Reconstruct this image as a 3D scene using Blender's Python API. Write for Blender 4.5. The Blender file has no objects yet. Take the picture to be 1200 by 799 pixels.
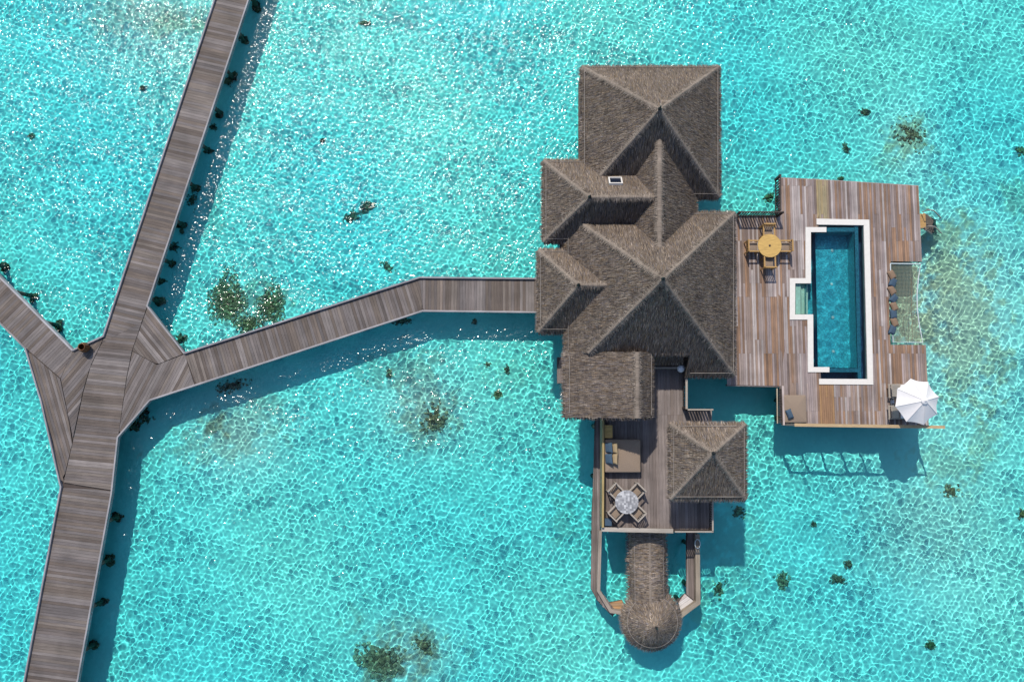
import bpy, math, random
import numpy as np
from mathutils import Vector, Matrix

S = bpy.context.scene
COL = S.collection
R = math.radians

# ------------------------------------------------------------------ camera
CAM_H, TILT, FPX = 41.5, 5.3, 933.333
cd = bpy.data.cameras.new('camera')
cam = bpy.data.objects.new('camera', cd)
COL.objects.link(cam)
S.camera = cam
cd.sensor_width = 36.0
cd.lens = 28.0
cd.clip_end = 6000
cam.location = (0, 0, CAM_H)
cam.rotation_euler = (R(TILT), 0, 0)

# ------------------------------------------------------------------ light
SUN_EL, SUN_AZ = 52.0, 19.0          # azimuth: degrees west of north (+Y)
w = bpy.data.worlds.new('World')
S.world = w
w.use_nodes = True
nt = w.node_tree
sky = nt.nodes.new('ShaderNodeTexSky')
sky.sky_type = 'NISHITA'
sky.sun_disc = False
sky.sun_elevation = R(SUN_EL)
sky.sun_rotation = R(-SUN_AZ)
bg = nt.nodes['Background']
bg.inputs[1].default_value = 0.15
nt.links.new(sky.outputs[0], bg.inputs[0])
sl = bpy.data.lights.new('sun', 'SUN')
sl.energy = 3.8
sl.angle = R(0.5)
sl.color = (1.0, 0.935, 0.82)
sl.cycles.is_caustics_light = True
so = bpy.data.objects.new('sun', sl)
COL.objects.link(so)
sd = Vector((-math.sin(R(SUN_AZ)) * math.cos(R(SUN_EL)), math.cos(R(SUN_AZ)) * math.cos(R(SUN_EL)), math.sin(R(SUN_EL))))
so.rotation_euler = sd.to_track_quat('Z', 'Y').to_euler()
so.location = sd * 60
S.view_settings.view_transform = 'Standard'
S.view_settings.look = 'None'
S.view_settings.exposure = 0.42
S.view_settings.gamma = 1.0
S.render.engine = 'CYCLES'
S.cycles.use_denoising = True
S.cycles.max_bounces = 8
S.cycles.caustics_refractive = True
S.cycles.caustics_reflective = False

WATER_Z, SAND_Z, WALK_Z, DECK_Z, TERR_Z = 0.0, -1.2, 0.9, 1.2, 2.4
_ct, _st = math.cos(R(TILT)), math.sin(R(TILT))

def P(px, py, z=0.0):
    """point of the plan: where the survey pixel (px, py) of the 1200 px wide plan lies on the level z"""
    x, y = (px - 600) / FPX, -(py - 399.5) / FPX
    d = (x, y * _ct + _st, y * _st - _ct)
    t = (z - CAM_H) / d[2]
    return Vector((d[0] * t, d[1] * t, z))

# ------------------------------------------------------------------ materials
def nodes(m):
    m.use_nodes = True
    n = m.node_tree
    n.nodes.clear()
    return n

def surf(name, color=None, rough=0.8, scale=(1, 1, 1), amount=0.25, bump=0.0, spec=0.3, blotch=0.0, detail=4, space='st', metal=0.0, k=0.78):
    m = bpy.data.materials.new(name)
    n = nodes(m)
    N, L = n.nodes.new, n.links.new
    out = N('ShaderNodeOutputMaterial')
    b = N('ShaderNodeBsdfPrincipled')
    L(b.outputs[0], out.inputs[0])
    b.inputs['Roughness'].default_value = rough
    b.inputs['Specular IOR Level'].default_value = spec
    b.inputs['Metallic'].default_value = metal
    if space == 'st':
        vec = N('ShaderNodeAttribute'); vec.attribute_name = 'st'; vo = vec.outputs['Vector']
    else:
        vec = N('ShaderNodeTexCoord'); vo = vec.outputs['Object']
    mp = N('ShaderNodeMapping'); mp.inputs['Scale'].default_value = scale
    L(vo, mp.inputs[0])
    nz = N('ShaderNodeTexNoise'); nz.inputs['Scale'].default_value = 1.0; nz.inputs['Detail'].default_value = detail
    nz.inputs['Roughness'].default_value = 0.65
    L(mp.outputs[0], nz.inputs['Vector'])
    mr = N('ShaderNodeMapRange'); mr.inputs[1].default_value = 0.25; mr.inputs[2].default_value = 0.75
    mr.inputs[3].default_value = k * (1 - amount); mr.inputs[4].default_value = k * (1 + amount)
    L(nz.outputs['Fac'], mr.inputs[0])
    if color is None:
        ca = N('ShaderNodeAttribute'); ca.attribute_name = 'col'; co = ca.outputs['Color']
    else:
        ca = N('ShaderNodeRGB'); ca.outputs[0].default_value = (*color, 1); co = ca.outputs[0]
    mul = N('ShaderNodeVectorMath'); mul.operation = 'SCALE'
    L(co, mul.inputs[0]); L(mr.outputs[0], mul.inputs['Scale'])
    last = mul.outputs[0]
    if blotch:
        n2 = N('ShaderNodeTexNoise'); n2.inputs['Scale'].default_value = 0.9; n2.inputs['Detail'].default_value = 3
        tc = N('ShaderNodeNewGeometry')
        L(tc.outputs['Position'], n2.inputs['Vector'])
        m2 = N('ShaderNodeMapRange'); m2.inputs[1].default_value = 0.3; m2.inputs[2].default_value = 0.7
        m2.inputs[3].default_value = 1 - blotch; m2.inputs[4].default_value = 1 + blotch
        L(n2.outputs['Fac'], m2.inputs[0])
        s2 = N('ShaderNodeVectorMath'); s2.operation = 'SCALE'
        L(last, s2.inputs[0]); L(m2.outputs[0], s2.inputs['Scale'])
        last = s2.outputs[0]
    L(last, b.inputs['Base Color'])
    if bump:
        bp = N('ShaderNodeBump'); bp.inputs['Strength'].default_value = bump; bp.inputs['Distance'].default_value = 0.03
        L(nz.outputs['Fac'], bp.inputs['Height']); L(bp.outputs[0], b.inputs['Normal'])
    return m

M_wood = surf('weathered_wood', None, 0.75, (1.1, 30, 1), 0.36, 0.3, blotch=0.2)
M_wall = surf('wall_timber', (0.16, 0.10, 0.06), 0.7, (2, 2, 20), 0.3, 0.2, space='o')
M_thatch = surf('palm_thatch', None, 0.95, (24, 2.4, 1), 0.5, 0.8, spec=0.05, blotch=0.16)
M_post = surf('post_timber', (0.10, 0.085, 0.07), 0.9, (8, 8, 2), 0.4, 0.4, space='o')
M_coral = surf('coral_rock', None, 0.95, (9, 9, 9), 0.5, 0.6, spec=0.02, space='o', k=1.0)
M_white = surf('white_stone', (0.66, 0.63, 0.595), 0.6, (6, 6, 6), 0.06, 0.1, space='o')
M_canvas = surf('white_canvas', (0.70, 0.68, 0.685), 0.85, (9, 9, 9), 0.05, 0.1, space='o')
M_chair = surf('honey_teak', (0.38, 0.23, 0.085), 0.6, (3, 26, 3), 0.3, 0.1, space='o')
M_teak = surf('golden_teak', (0.50, 0.32, 0.10), 0.55, (3, 26, 3), 0.3, 0.1, space='o')
M_cush = surf('taupe_fabric', (0.25, 0.19, 0.145), 0.95, (30, 30, 30), 0.15, 0.1, space='o')
M_beige = surf('beige_fabric', (0.33, 0.25, 0.15), 0.95, (30, 30, 30), 0.15, 0.1, space='o')
M_blue = surf('blue_fabric', (0.05, 0.085, 0.13), 0.95, (30, 30, 30), 0.15, 0.1, space='o')
M_brown = surf('brown_fabric', (0.21, 0.14, 0.095), 0.95, (30, 30, 30), 0.15, 0.1, space='o')
M_pale = surf('pale_timber', (0.33, 0.29, 0.25), 0.7, (3, 26, 3), 0.2, 0.1, space='o')
M_dark = surf('dark_timber', (0.055, 0.04, 0.035), 0.7, (8, 8, 8), 0.3, 0.2, space='o')
M_metal = surf('brushed_metal', (0.55, 0.56, 0.58), 0.35, (8, 8, 8), 0.1, 0.0, space='o', metal=0.9)
M_rope = surf('white_rope', (0.50, 0.56, 0.58), 0.85, (30, 30, 30), 0.15, 0.1, space='o')
M_black = surf('black_trim', (0.02, 0.02, 0.022), 0.5, (8, 8, 8), 0.2, 0.0, space='o')
M_clay = surf('amber_clay', (0.13, 0.055, 0.02), 0.4, (8, 8, 8), 0.5, 0.1, space='o')
M_globe = surf('frosted_globe', (0.62, 0.68, 0.74), 0.3, (8, 8, 8), 0.05, 0.0, space='o')

def water_mat(name, tint, ripple=0.0, glint=0.14):
    """clear water: refraction below, and a rippled mirror on top whose share follows Fresnel"""
    m = bpy.data.materials.new(name)
    n = nodes(m)
    N, L = n.nodes.new, n.links.new
    o = N('ShaderNodeOutputMaterial')
    g = N('ShaderNodeBsdfRefraction'); g.inputs['IOR'].default_value = 1.33
    g.inputs['Roughness'].default_value = 0.0; g.inputs['Color'].default_value = (*tint, 1)
    if ripple:
        ta = N('ShaderNodeAttribute'); ta.attribute_name = 'col'; L(ta.outputs['Color'], g.inputs['Color'])
    gl = N('ShaderNodeBsdfGlossy'); gl.inputs['Roughness'].default_value = glint
    fr = N('ShaderNodeFresnel'); fr.inputs['IOR'].default_value = 1.33
    mx = N('ShaderNodeMixShader')
    L(fr.outputs[0], mx.inputs[0]); L(g.outputs[0], mx.inputs[1]); L(gl.outputs[0], mx.inputs[2]); L(mx.outputs[0], o.inputs[0])
    if ripple:
        ge = N('ShaderNodeNewGeometry')
        n1 = N('ShaderNodeTexNoise'); n1.inputs['Scale'].default_value = 5.6; n1.inputs['Detail'].default_value = 1.0; n1.inputs['Roughness'].default_value = 0.6
        L(ge.outputs['Position'], n1.inputs['Vector'])
        # gusts: the breeze roughens the open water more towards the north-west
        sp = N('ShaderNodeSeparateXYZ'); L(ge.outputs['Position'], sp.inputs[0])
        a = N('ShaderNodeMapRange'); a.inputs[1].default_value = -4; a.inputs[2].default_value = 20; a.inputs[3].default_value = 0.8; a.inputs[4].default_value = 1.0
        L(sp.outputs['Y'], a.inputs[0])
        b = N('ShaderNodeMapRange'); b.inputs[1].default_value = 18; b.inputs[2].default_value = -6; b.inputs[3].default_value = 0.6; b.inputs[4].default_value = 1.0
        L(sp.outputs['X'], b.inputs[0])
        mm = N('ShaderNodeMath'); mm.operation = 'MULTIPLY'; L(a.outputs[0], mm.inputs[0]); L(b.outputs[0], mm.inputs[1])
        bp = N('ShaderNodeBump'); bp.inputs['Distance'].default_value = ripple
        L(mm.outputs[0], bp.inputs['Strength']); L(n1.outputs['Fac'], bp.inputs['Height'])
        L(bp.outputs[0], gl.inputs['Normal'])
    return m
M_water = water_mat('lagoon_water', (0.38, 0.94, 0.98), 0.08, 0.10)
M_poolwater = water_mat('pool_water', (0.62, 0.90, 0.95))
M_edge = None

def tile_mat(name, c1, c2, size):
    m = bpy.data.materials.new(name)
    n = nodes(m)
    N, L = n.nodes.new, n.links.new
    o = N('ShaderNodeOutputMaterial'); b = N('ShaderNodeBsdfPrincipled'); L(b.outputs[0], o.inputs[0])
    b.inputs['Roughness'].default_value = 0.35
    tc = N('ShaderNodeTexCoord')
    v = N('ShaderNodeTexVoronoi'); v.distance = 'CHEBYCHEV'; v.inputs['Scale'].default_value = 1 / size
    v.inputs['Randomness'].default_value = 0.0
    L(tc.outputs['Object'], v.inputs['Vector'])
    wn = N('ShaderNodeTexWhiteNoise'); L(v.outputs['Position'], wn.inputs['Vector'])
    mx = N('ShaderNodeMix'); mx.data_type = 'RGBA'
    mx.inputs[6].default_value = (*c1, 1); mx.inputs[7].default_value = (*c2, 1)
    pw = N('ShaderNodeMath'); pw.operation = 'POWER'; pw.inputs[1].default_value = 1.6
    L(wn.outputs['Value'], pw.inputs[0]); L(pw.outputs[0], mx.inputs[0]); L(mx.outputs[2], b.inputs['Base Color'])
    return m
M_tile = tile_mat('teal_mosaic', (0.03, 0.25, 0.30), (0.06, 0.50, 0.56), 0.06)
M_navy = tile_mat('navy_mosaic', (0.012, 0.03, 0.09), (0.03, 0.07, 0.17), 0.06)
M_shelf = tile_mat('pale_shelf', (0.66, 0.58, 0.42), (0.74, 0.68, 0.50), 0.12)
M_check = tile_mat('table_mosaic', (0.16, 0.16, 0.17), (0.42, 0.42, 0.43), 0.09)

m = bpy.data.materials.new('net_mesh')
n = nodes(m)
o_ = n.nodes.new('ShaderNodeOutputMaterial'); mixs = n.nodes.new('ShaderNodeMixShader'); tr = n.nodes.new('ShaderNodeBsdfTransparent')
df = n.nodes.new('ShaderNodeBsdfDiffuse'); df.inputs[0].default_value = (0.26, 0.25, 0.17, 1)
tc = n.nodes.new('ShaderNodeTexCoord'); bk = n.nodes.new('ShaderNodeTexBrick')
bk.offset = 0.0; bk.inputs['Color1'].default_value = (0, 0, 0, 1); bk.inputs['Color2'].default_value = (0, 0, 0, 1)
bk.inputs['Mortar'].default_value = (1, 1, 1, 1); bk.inputs['Scale'].default_value = 1.0
bk.inputs['Mortar Size'].default_value = 0.005; bk.inputs['Brick Width'].default_value = 0.07; bk.inputs['Row Height'].default_value = 0.07
n.links.new(tc.outputs['Object'], bk.inputs['Vector']); n.links.new(bk.outputs['Color'], mixs.inputs[0])
n.links.new(tr.outputs[0], mixs.inputs[1]); n.links.new(df.outputs[0], mixs.inputs[2]); n.links.new(mixs.outputs[0], o_.inputs[0])
M_net = m

# ------------------------------------------------------------------ object helpers
def tag(o, label=None, cat=None, group=None, kind=None):
    if label: o['label'] = label
    if cat: o['category'] = cat
    if group: o['group'] = group
    if kind: o['kind'] = kind
    return o

def thing(name, label, cat, loc=(0, 0, 0), rz=0.0, group=None):
    o = bpy.data.objects.new(name, None)
    COL.objects.link(o)
    o.location = loc
    o.rotation_euler = (0, 0, rz)
    o.empty_display_size = 0.3
    return tag(o, label, cat, group)

def wpos(o):
    v = Vector((0, 0, 0))
    while o is not None:
        v += Vector(o.location)
        o = o.parent
    return v

class MB:
    """collects faces, each with a colour; every vertex has a grain coordinate"""
    def __init__(s):
        s.v, s.f, s.c, s.st, s.sm = [], [], [], [], []
    def add(s, verts, faces, col=(0.5, 0.5, 0.5), st=None, smooth=False):
        k = len(s.v)
        s.v += [tuple(p) for p in verts]
        s.st += [tuple(q) for q in (st if st is not None else verts)]
        for f in faces:
            s.f.append([k + i for i in f]); s.c.append(col); s.sm.append(smooth)
    def prism(s, poly, z0, z1, col=(0.5, 0.5, 0.5)):
        n_ = len(poly)
        a = sum(poly[i][0] * poly[(i + 1) % n_][1] - poly[(i + 1) % n_][0] * poly[i][1] for i in range(n_))
        if a < 0: poly = poly[::-1]
        vs = [(p[0], p[1], z0) for p in poly] + [(p[0], p[1], z1) for p in poly]
        fs = [list(range(n_))[::-1], list(range(n_, 2 * n_))]
        fs += [[i, (i + 1) % n_, n_ + (i + 1) % n_, n_ + i] for i in range(n_)]
        s.add(vs, fs, col)
    def box(s, c, size, rz=0.0, col=(0.5, 0.5, 0.5), tilt=None):
        hx, hy, hz = size[0] / 2, size[1] / 2, size[2] / 2
        Mx = Matrix.Rotation(rz, 3, 'Z')
        if tilt: Mx = Mx @ Matrix.Rotation(tilt[1], 3, tilt[0])
        vs = [Vector(c) + Mx @ Vector((x * hx, y * hy, z * hz)) for z in (-1, 1) for y in (-1, 1) for x in (-1, 1)]
        s.add(vs, [(0, 2, 3, 1), (4, 5, 7, 6), (0, 1, 5, 4), (2, 6, 7, 3), (0, 4, 6, 2), (1, 3, 7, 5)], col)
    def rbox(s, c, size, r=0.04, rz=0.0, col=(0.5, 0.5, 0.5), seg=3, puff=0.0):
        """soft-edged box (cushion, mattress)"""
        hx, hy, hz = size[0] / 2, size[1] / 2, size[2] / 2
        Mx = Matrix.Rotation(rz, 3, 'Z')
        rings = []
        lev = [(-hz, r), (-hz + r * .3, r * .3), (-hz + r, 0), (hz - r, 0), (hz - r * .3, r * .3), (hz, r)]
        for z, ins in lev:
            ring = []
            for cx, cy, a0 in ((1, 1, 0), (-1, 1, 90), (-1, -1, 180), (1, -1, 270)):
                for k in range(seg + 1):
                    a = R(a0 + 90 * k / seg)
                    ring.append(((hx - r) * cx + (r - ins) * math.cos(a) + 0, (hy - r) * cy + (r - ins) * math.sin(a), z))
            rings.append(ring)
        m_ = len(rings[0])
        vs = [Vector(c) + Mx @ Vector(p) for rg in rings for p in rg]
        fs = []
        for i in range(len(rings) - 1):
            for j in range(m_):
                fs.append((i * m_ + j, i * m_ + (j + 1) % m_, (i + 1) * m_ + (j + 1) % m_, (i + 1) * m_ + j))
        t = len(vs)
        vs += [Vector(c) + Mx @ Vector((0, 0, hz + puff)), Vector(c) + Mx @ Vector((0, 0, -hz))]
        for j in range(m_):
            fs.append((5 * m_ + j, 5 * m_ + (j + 1) % m_, t)); fs.append(((j + 1) % m_, j, t + 1))
        s.add(vs, fs, col, smooth=True)
    def tube(s, pts, rad, seg=8, col=(0.5, 0.5, 0.5), cap=True, st=None):
        pts = [Vector(p) for p in pts]
        rads = rad if isinstance(rad, (list, tuple)) else [rad] * len(pts)
        vs = []
        for i, p in enumerate(pts):
            d = (pts[min(i + 1, len(pts) - 1)] - pts[max(i - 1, 0)]).normalized()
            u = d.cross(Vector((0, 0, 1)))
            if u.length < 0.05: u = Vector((1, 0, 0))
            u.normalize(); q = d.cross(u).normalized()
            for k in range(seg):
                a = 2 * math.pi * k / seg
                vs.append(p + rads[i] * (u * math.cos(a) + q * math.sin(a)))
        fs = [(i * seg + k, i * seg + (k + 1) % seg, (i + 1) * seg + (k + 1) % seg, (i + 1) * seg + k) for i in range(len(pts) - 1) for k in range(seg)]
        s.add(vs, fs, col, smooth=True)
        if cap:
            k0 = len(s.v)
            s.add([vs[k] for k in range(seg)], [list(range(seg))], col)
            s.add([vs[(len(pts) - 1) * seg + k] for k in range(seg)], [list(range(seg))[::-1]], col)
    def lathe(s, c, prof, seg=24, col=(0.5, 0.5, 0.5), smooth=True):
        vs = [(c[0] + r * math.cos(2 * math.pi * k / seg), c[1] + r * math.sin(2 * math.pi * k / seg), c[2] + z) for r, z in prof for k in range(seg)]
        fs = [(i * seg + k, i * seg + (k + 1) % seg, (i + 1) * seg + (k + 1) % seg, (i + 1) * seg + k) for i in range(len(prof) - 1) for k in range(seg)]
        s.add(vs, fs, col, smooth=smooth)
    def build(s, name, mat, parent=None, world=True):
        off = wpos(parent) if (parent is not None and world) else Vector((0, 0, 0))
        me = bpy.data.meshes.new(name)
        me.from_pydata([(p[0] - off.x, p[1] - off.y, p[2] - off.z) for p in s.v], [], s.f)
        a = me.attributes.new('col', 'FLOAT_COLOR', 'FACE')
        a.data.foreach_set('color', np.array([(c[0], c[1], c[2], 1.0) for c in s.c], dtype=np.float32).ravel())
        a = me.attributes.new('st', 'FLOAT_VECTOR', 'POINT')
        a.data.foreach_set('vector', np.array([tuple(q) for q in s.st], dtype=np.float32).ravel())
        me.polygons.foreach_set('use_smooth', s.sm)
        me.materials.append(mat)
        me.update()
        o = bpy.data.objects.new(name, me)
        COL.objects.link(o)
        o.parent = parent
        zmin = min((p[2] for p in s.v), default=0)
        if zmin < 0.0 or (parent is None and zmin < 0): o.cycles.is_caustics_receiver = True
        return o

def copy_tree(o, parent=None):
    c = o.copy()
    COL.objects.link(c)
    c.parent = parent
    for ch in [x for x in bpy.data.objects if x.parent == o]:
        copy_tree(ch, c)
    return c

# ------------------------------------------------------------------ lagoon: water and sand
def axis(lo, hi, step, far, n_out):
    core = np.arange(lo, hi, step)
    g = np.geomspace(step, far, n_out)
    return np.concatenate([(lo - np.cumsum(g))[::-1], core, core[-1] + np.cumsum(g)])

def sheet(name, xs, ys, Z, mat, extra=None):
    X, Y = np.meshgrid(xs, ys)
    ny, nx = X.shape
    co = np.stack([X, Y, Z], -1).reshape(-1, 3).astype(np.float32)
    i = np.arange(nx * ny).reshape(ny, nx)
    q = np.stack([i[:-1, :-1], i[:-1, 1:], i[1:, 1:], i[1:, :-1]], -1).reshape(-1, 4)
    me = bpy.data.meshes.new(name)
    me.vertices.add(len(co)); me.vertices.foreach_set('co', co.ravel())
    me.loops.add(q.size); me.loops.foreach_set('vertex_index', q.ravel().astype(np.int32))
    me.polygons.add(len(q))
    me.polygons.foreach_set('loop_start', np.arange(0, q.size, 4, dtype=np.int32))
    me.polygons.foreach_set('use_smooth', np.ones(len(q), dtype=bool))
    if extra is not None:
        a = me.attributes.new('col', 'FLOAT_COLOR', 'POINT')
        c4 = np.concatenate([extra.reshape(-1, 3), np.ones((nx * ny, 1))], 1).astype(np.float32)
        a.data.foreach_set('color', c4.ravel())
    me.update(calc_edges=True)
    me.materials.append(mat)
    o = bpy.data.objects.new(name, me)
    COL.objects.link(o)
    return o

def wavefield(X, Y, seed, nw, lam0, amp, spread=(-0.7, 1.9), power=1.1, direction=None, aniso=0.0):
    r = np.random.RandomState(seed)
    Z = np.zeros_like(X)
    for k in range(nw):
        lam = lam0 * 2 ** r.uniform(*spread)
        th = r.uniform(0, 2 * math.pi)
        if direction is not None and r.uniform() < aniso:
            th = direction + r.normal() * 0.45
        kk = 2 * math.pi / lam
        ph = r.uniform(0, 6.283)
        Z += amp * lam ** power * np.sin(kk * (X * math.cos(th) + Y * math.sin(th)) + ph)
    return Z

WX = axis(-31, 31.5, 0.029, 220, 46)
WY = axis(-16, 24.5, 0.029, 220, 46)
X, Y = np.meshgrid(WX, WY)
fade = np.clip(1 - (np.maximum(np.abs(X) - 31, 0) + np.maximum(np.abs(Y - 5) - 21.5, 0)) / 3.0, 0, 1)
# the breeze is stronger over the open water to the north-west
gust = 1.0 + 0.75 * np.clip((Y + 4) / 22, 0, 1) * np.clip((16 - X) / 30, 0, 1)
calm = 0.98 + 0.16 * np.clip(wavefield(X, Y, 61, 10, 6.0, 0.4, (-0.7, 0.7), 0.0), -1.3, 1.0)
Z = (wavefield(X, Y, 3, 56, 0.20, 0.0021, (-0.35, 2.1)) * calm * (0.94 + 0.12 * gust)
     + wavefield(X, Y, 5, 10, 2.2, 0.0032, (-0.3, 0.5), 1.0, R(70), 0.8)) * fade
# clarity of the water follows its depth: shallow over the reef flats, deeper in the channels
ZX = wavefield(X, Y, 77, 12, 14.0, 0.3, (-0.6, 0.7), 0.0)
shal = np.clip(0.5 + 0.36 * ZX, 0, 1)[..., None]
shal = shal * (1 - 0.55 * np.clip((-X - 14) / 12, 0, 1)[..., None]) 
DEEP, SHALLOW = np.array([0.28, 0.90, 0.958]), np.array([0.39, 0.953, 0.95])
wt = DEEP * (1 - shal) + SHALLOW * shal
for (px, py, rr_, am) in ((1120, 360, 5.0, 0.85), (1060, 350, 2.2, 0.5), (1066, 158, 1.6, 0.5), (490, 470, 2.6, 0.6), (275, 505, 2.8, 0.6), (170, 15, 4.0, 0.6), (480, 765, 2.5, 0.5), (1090, 620, 4.5, 0.45), (285, 360, 2.2, 0.3)):
    q = P(px, py, 0)
    kk = (0.8 * am * np.exp(-((X - q.x) ** 2 + ((Y - q.y) * (0.75 if px > 1000 else 1.1)) ** 2) / (2 * (rr_ * 0.7) ** 2)))[..., None]
    wt = wt * (1 - kk) + np.array([0.68, 0.935, 0.945]) * kk
water = sheet('water', WX, WY, Z + WATER_Z, M_water, wt)
water.cycles.is_caustics_caster = True
tag(water, 'clear turquoise lagoon water with bright ripples', kind='structure')

def fbm(X, Y, seed, base, octs=4):
    Z = np.zeros_like(X); a = 1.0
    for o_ in range(octs):
        Z += a * wavefield(X, Y, seed + o_, 16, base / 2 ** o_, 0.25, (-0.4, 0.4), 0.0)
        a *= 0.62
    return Z

SX = axis(-31, 31.5, 0.10, 220, 38)
SY = axis(-16, 26, 0.10, 220, 38)
X, Y = np.meshgrid(SX, SY)
f1 = fbm(X, Y, 31, 2.4); f2 = fbm(X, Y, 51, 0.8, 3); f3 = fbm(X, Y, 71, 9.0, 3)
sand_c = np.array([0.84, 0.79, 0.715])
colr = np.ones(X.shape + (3,)) * sand_c
colr *= (1 + 0.035 * f3[..., None]) 
def patch(px, py, rx, ry, amt, c, rot=0.0, thr=0.0, soft=0.5):
    """rubble and weed lying on the sand, ragged at its edge"""
    global colr
    p = P(px, py, SAND_Z * 0.72)
    dx, dy = X - p.x, Y - p.y
    u = (dx * math.cos(rot) + dy * math.sin(rot)) / rx
    v = (-dx * math.sin(rot) + dy * math.cos(rot)) / ry
    d = 1.25 - np.sqrt(u * u + v * v) + 0.22 * f1 + 0.28 * f2 - thr
    k = (np.clip(d / soft, 0, 1) * min(amt * 1.35, 0.95))[..., None]
    colr = colr * (1 - k) + np.array(c) * k
OLIVE, GREY, BROWN, GREEN = (0.80, 0.50, 0.34), (0.76, 0.50, 0.42), (0.48, 0.20, 0.13), (0.40, 0.20, 0.10)
patch(1128, 370, 1.9, 4.6, 0.55, OLIVE, 0.1); patch(1105, 300, 1.2, 2.0, 0.5, OLIVE); patch(1060, 350, 1.1, 3.4, 0.7, OLIVE)
patch(1066, 158, 1.3, 1.2, 0.62, OLIVE, thr=0.2); patch(1040, 190, 1.2, 0.6, 0.3, OLIVE, thr=0.2)
patch(470, 430, 2.4, 1.0, 0.5, GREY, 0.2, 0.1); patch(502, 490, 1.5, 1.4, 0.4, BROWN, 0.3, 0.15); patch(490, 455, 1.0, 2.0, 0.4, GREY, 0.3)
patch(272, 505, 3.0, 1.2, 0.55, GREY, 0.25, 0.05); patch(250, 500, 0.9, 0.6, 0.55, BROWN, 0.1, 0.25)
patch(462, 778, 1.7, 1.3, 0.75, BROWN, -0.4, 0.2); patch(500, 752, 1.1, 0.9, 0.55, BROWN, -0.7, 0.3); patch(480, 765, 2.6, 1.6, 0.35, GREY, -0.4)
patch(170, 20, 4.6, 1.1, 0.5, GREY, 0.0, 0.1); patch(210, 25, 1.5, 0.6, 0.4, OLIVE, 0.0, 0.2)
patch(1110, 545, 1.8, 1.2, 0.3, OLIVE, 0, 0.2); patch(1150, 520, 1.2, 1.2, 0.3, OLIVE, 0, 0.2); patch(860, 640, 1.8, 2.4, 0.35, GREY, 0.2, 0.2)
patch(820, 700, 0.8, 1.6, 0.3, OLIVE, 0.2, 0.2); patch(660, 620, 0.8, 1.4, 0.4, GREY, 0.2, 0.3); patch(620, 40, 3, 1.0, 0.2, GREY, 0.2, 0.3)
patch(292, 355, 2.2, 1.6, 0.4, GREEN, 0, 0.3); patch(250, 250, 0.6, 1.4, 0.35, GREY, 0, 0.1); patch(1080, 620, 3.5, 2.2, 0.18, GREY, 0.3, 0.1)
patch(1195, 235, 1.2, 1.4, 0.4, OLIVE, 0, 0.2); patch(600, 440, 2.0, 0.8, 0.18, OLIVE, 0, 0.1); patch(1030, 640, 4, 1.6, 0.12, GREY, 0.5)
M_sand = surf('coral_sand', None, 0.95, (5, 5, 5), 0.06, 0.0, spec=0.0, space='o', k=1.0)
sand = sheet('sand', SX, SY, SAND_Z + 0.03 * f1 * 0.5 + 0.02 * f3, M_sand, colr)
sand.cycles.is_caustics_receiver = True
tag(sand, 'pale coral sand of the shallow lagoon bed with weed and rubble patches', kind='structure')

# ------------------------------------------------------------------ planking
rng = random.Random(7)
GREYS = [(0.142, 0.121, 0.116), (0.113, 0.094, 0.088), (0.170, 0.148, 0.142), (0.127, 0.101, 0.086), (0.147, 0.122, 0.108), (0.130, 0.113, 0.111), (0.105, 0.083, 0.072)]
MIXED = [(0.27, 0.215, 0.20), (0.23, 0.175, 0.155), (0.33, 0.28, 0.27), (0.22, 0.135, 0.09), (0.25, 0.18, 0.145), (0.17, 0.125, 0.11), (0.29, 0.235, 0.225), (0.25, 0.15, 0.095), (0.36, 0.315, 0.305), (0.26, 0.21, 0.205), (0.19, 0.12, 0.085)]
TERRC = [(0.18, 0.148, 0.138), (0.15, 0.122, 0.113), (0.205, 0.172, 0.163), (0.165, 0.133, 0.12)]

def crossings(polys, t):
    out = []
    for poly in polys:
        for i in range(len(poly)):
            a, b = poly[i], poly[(i + 1) % len(poly)]
            if (a[1] > t) != (b[1] > t):
                out.append(a[0] + (t - a[1]) / (b[1] - a[1]) * (b[0] - a[0]))
    return sorted(out)

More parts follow.
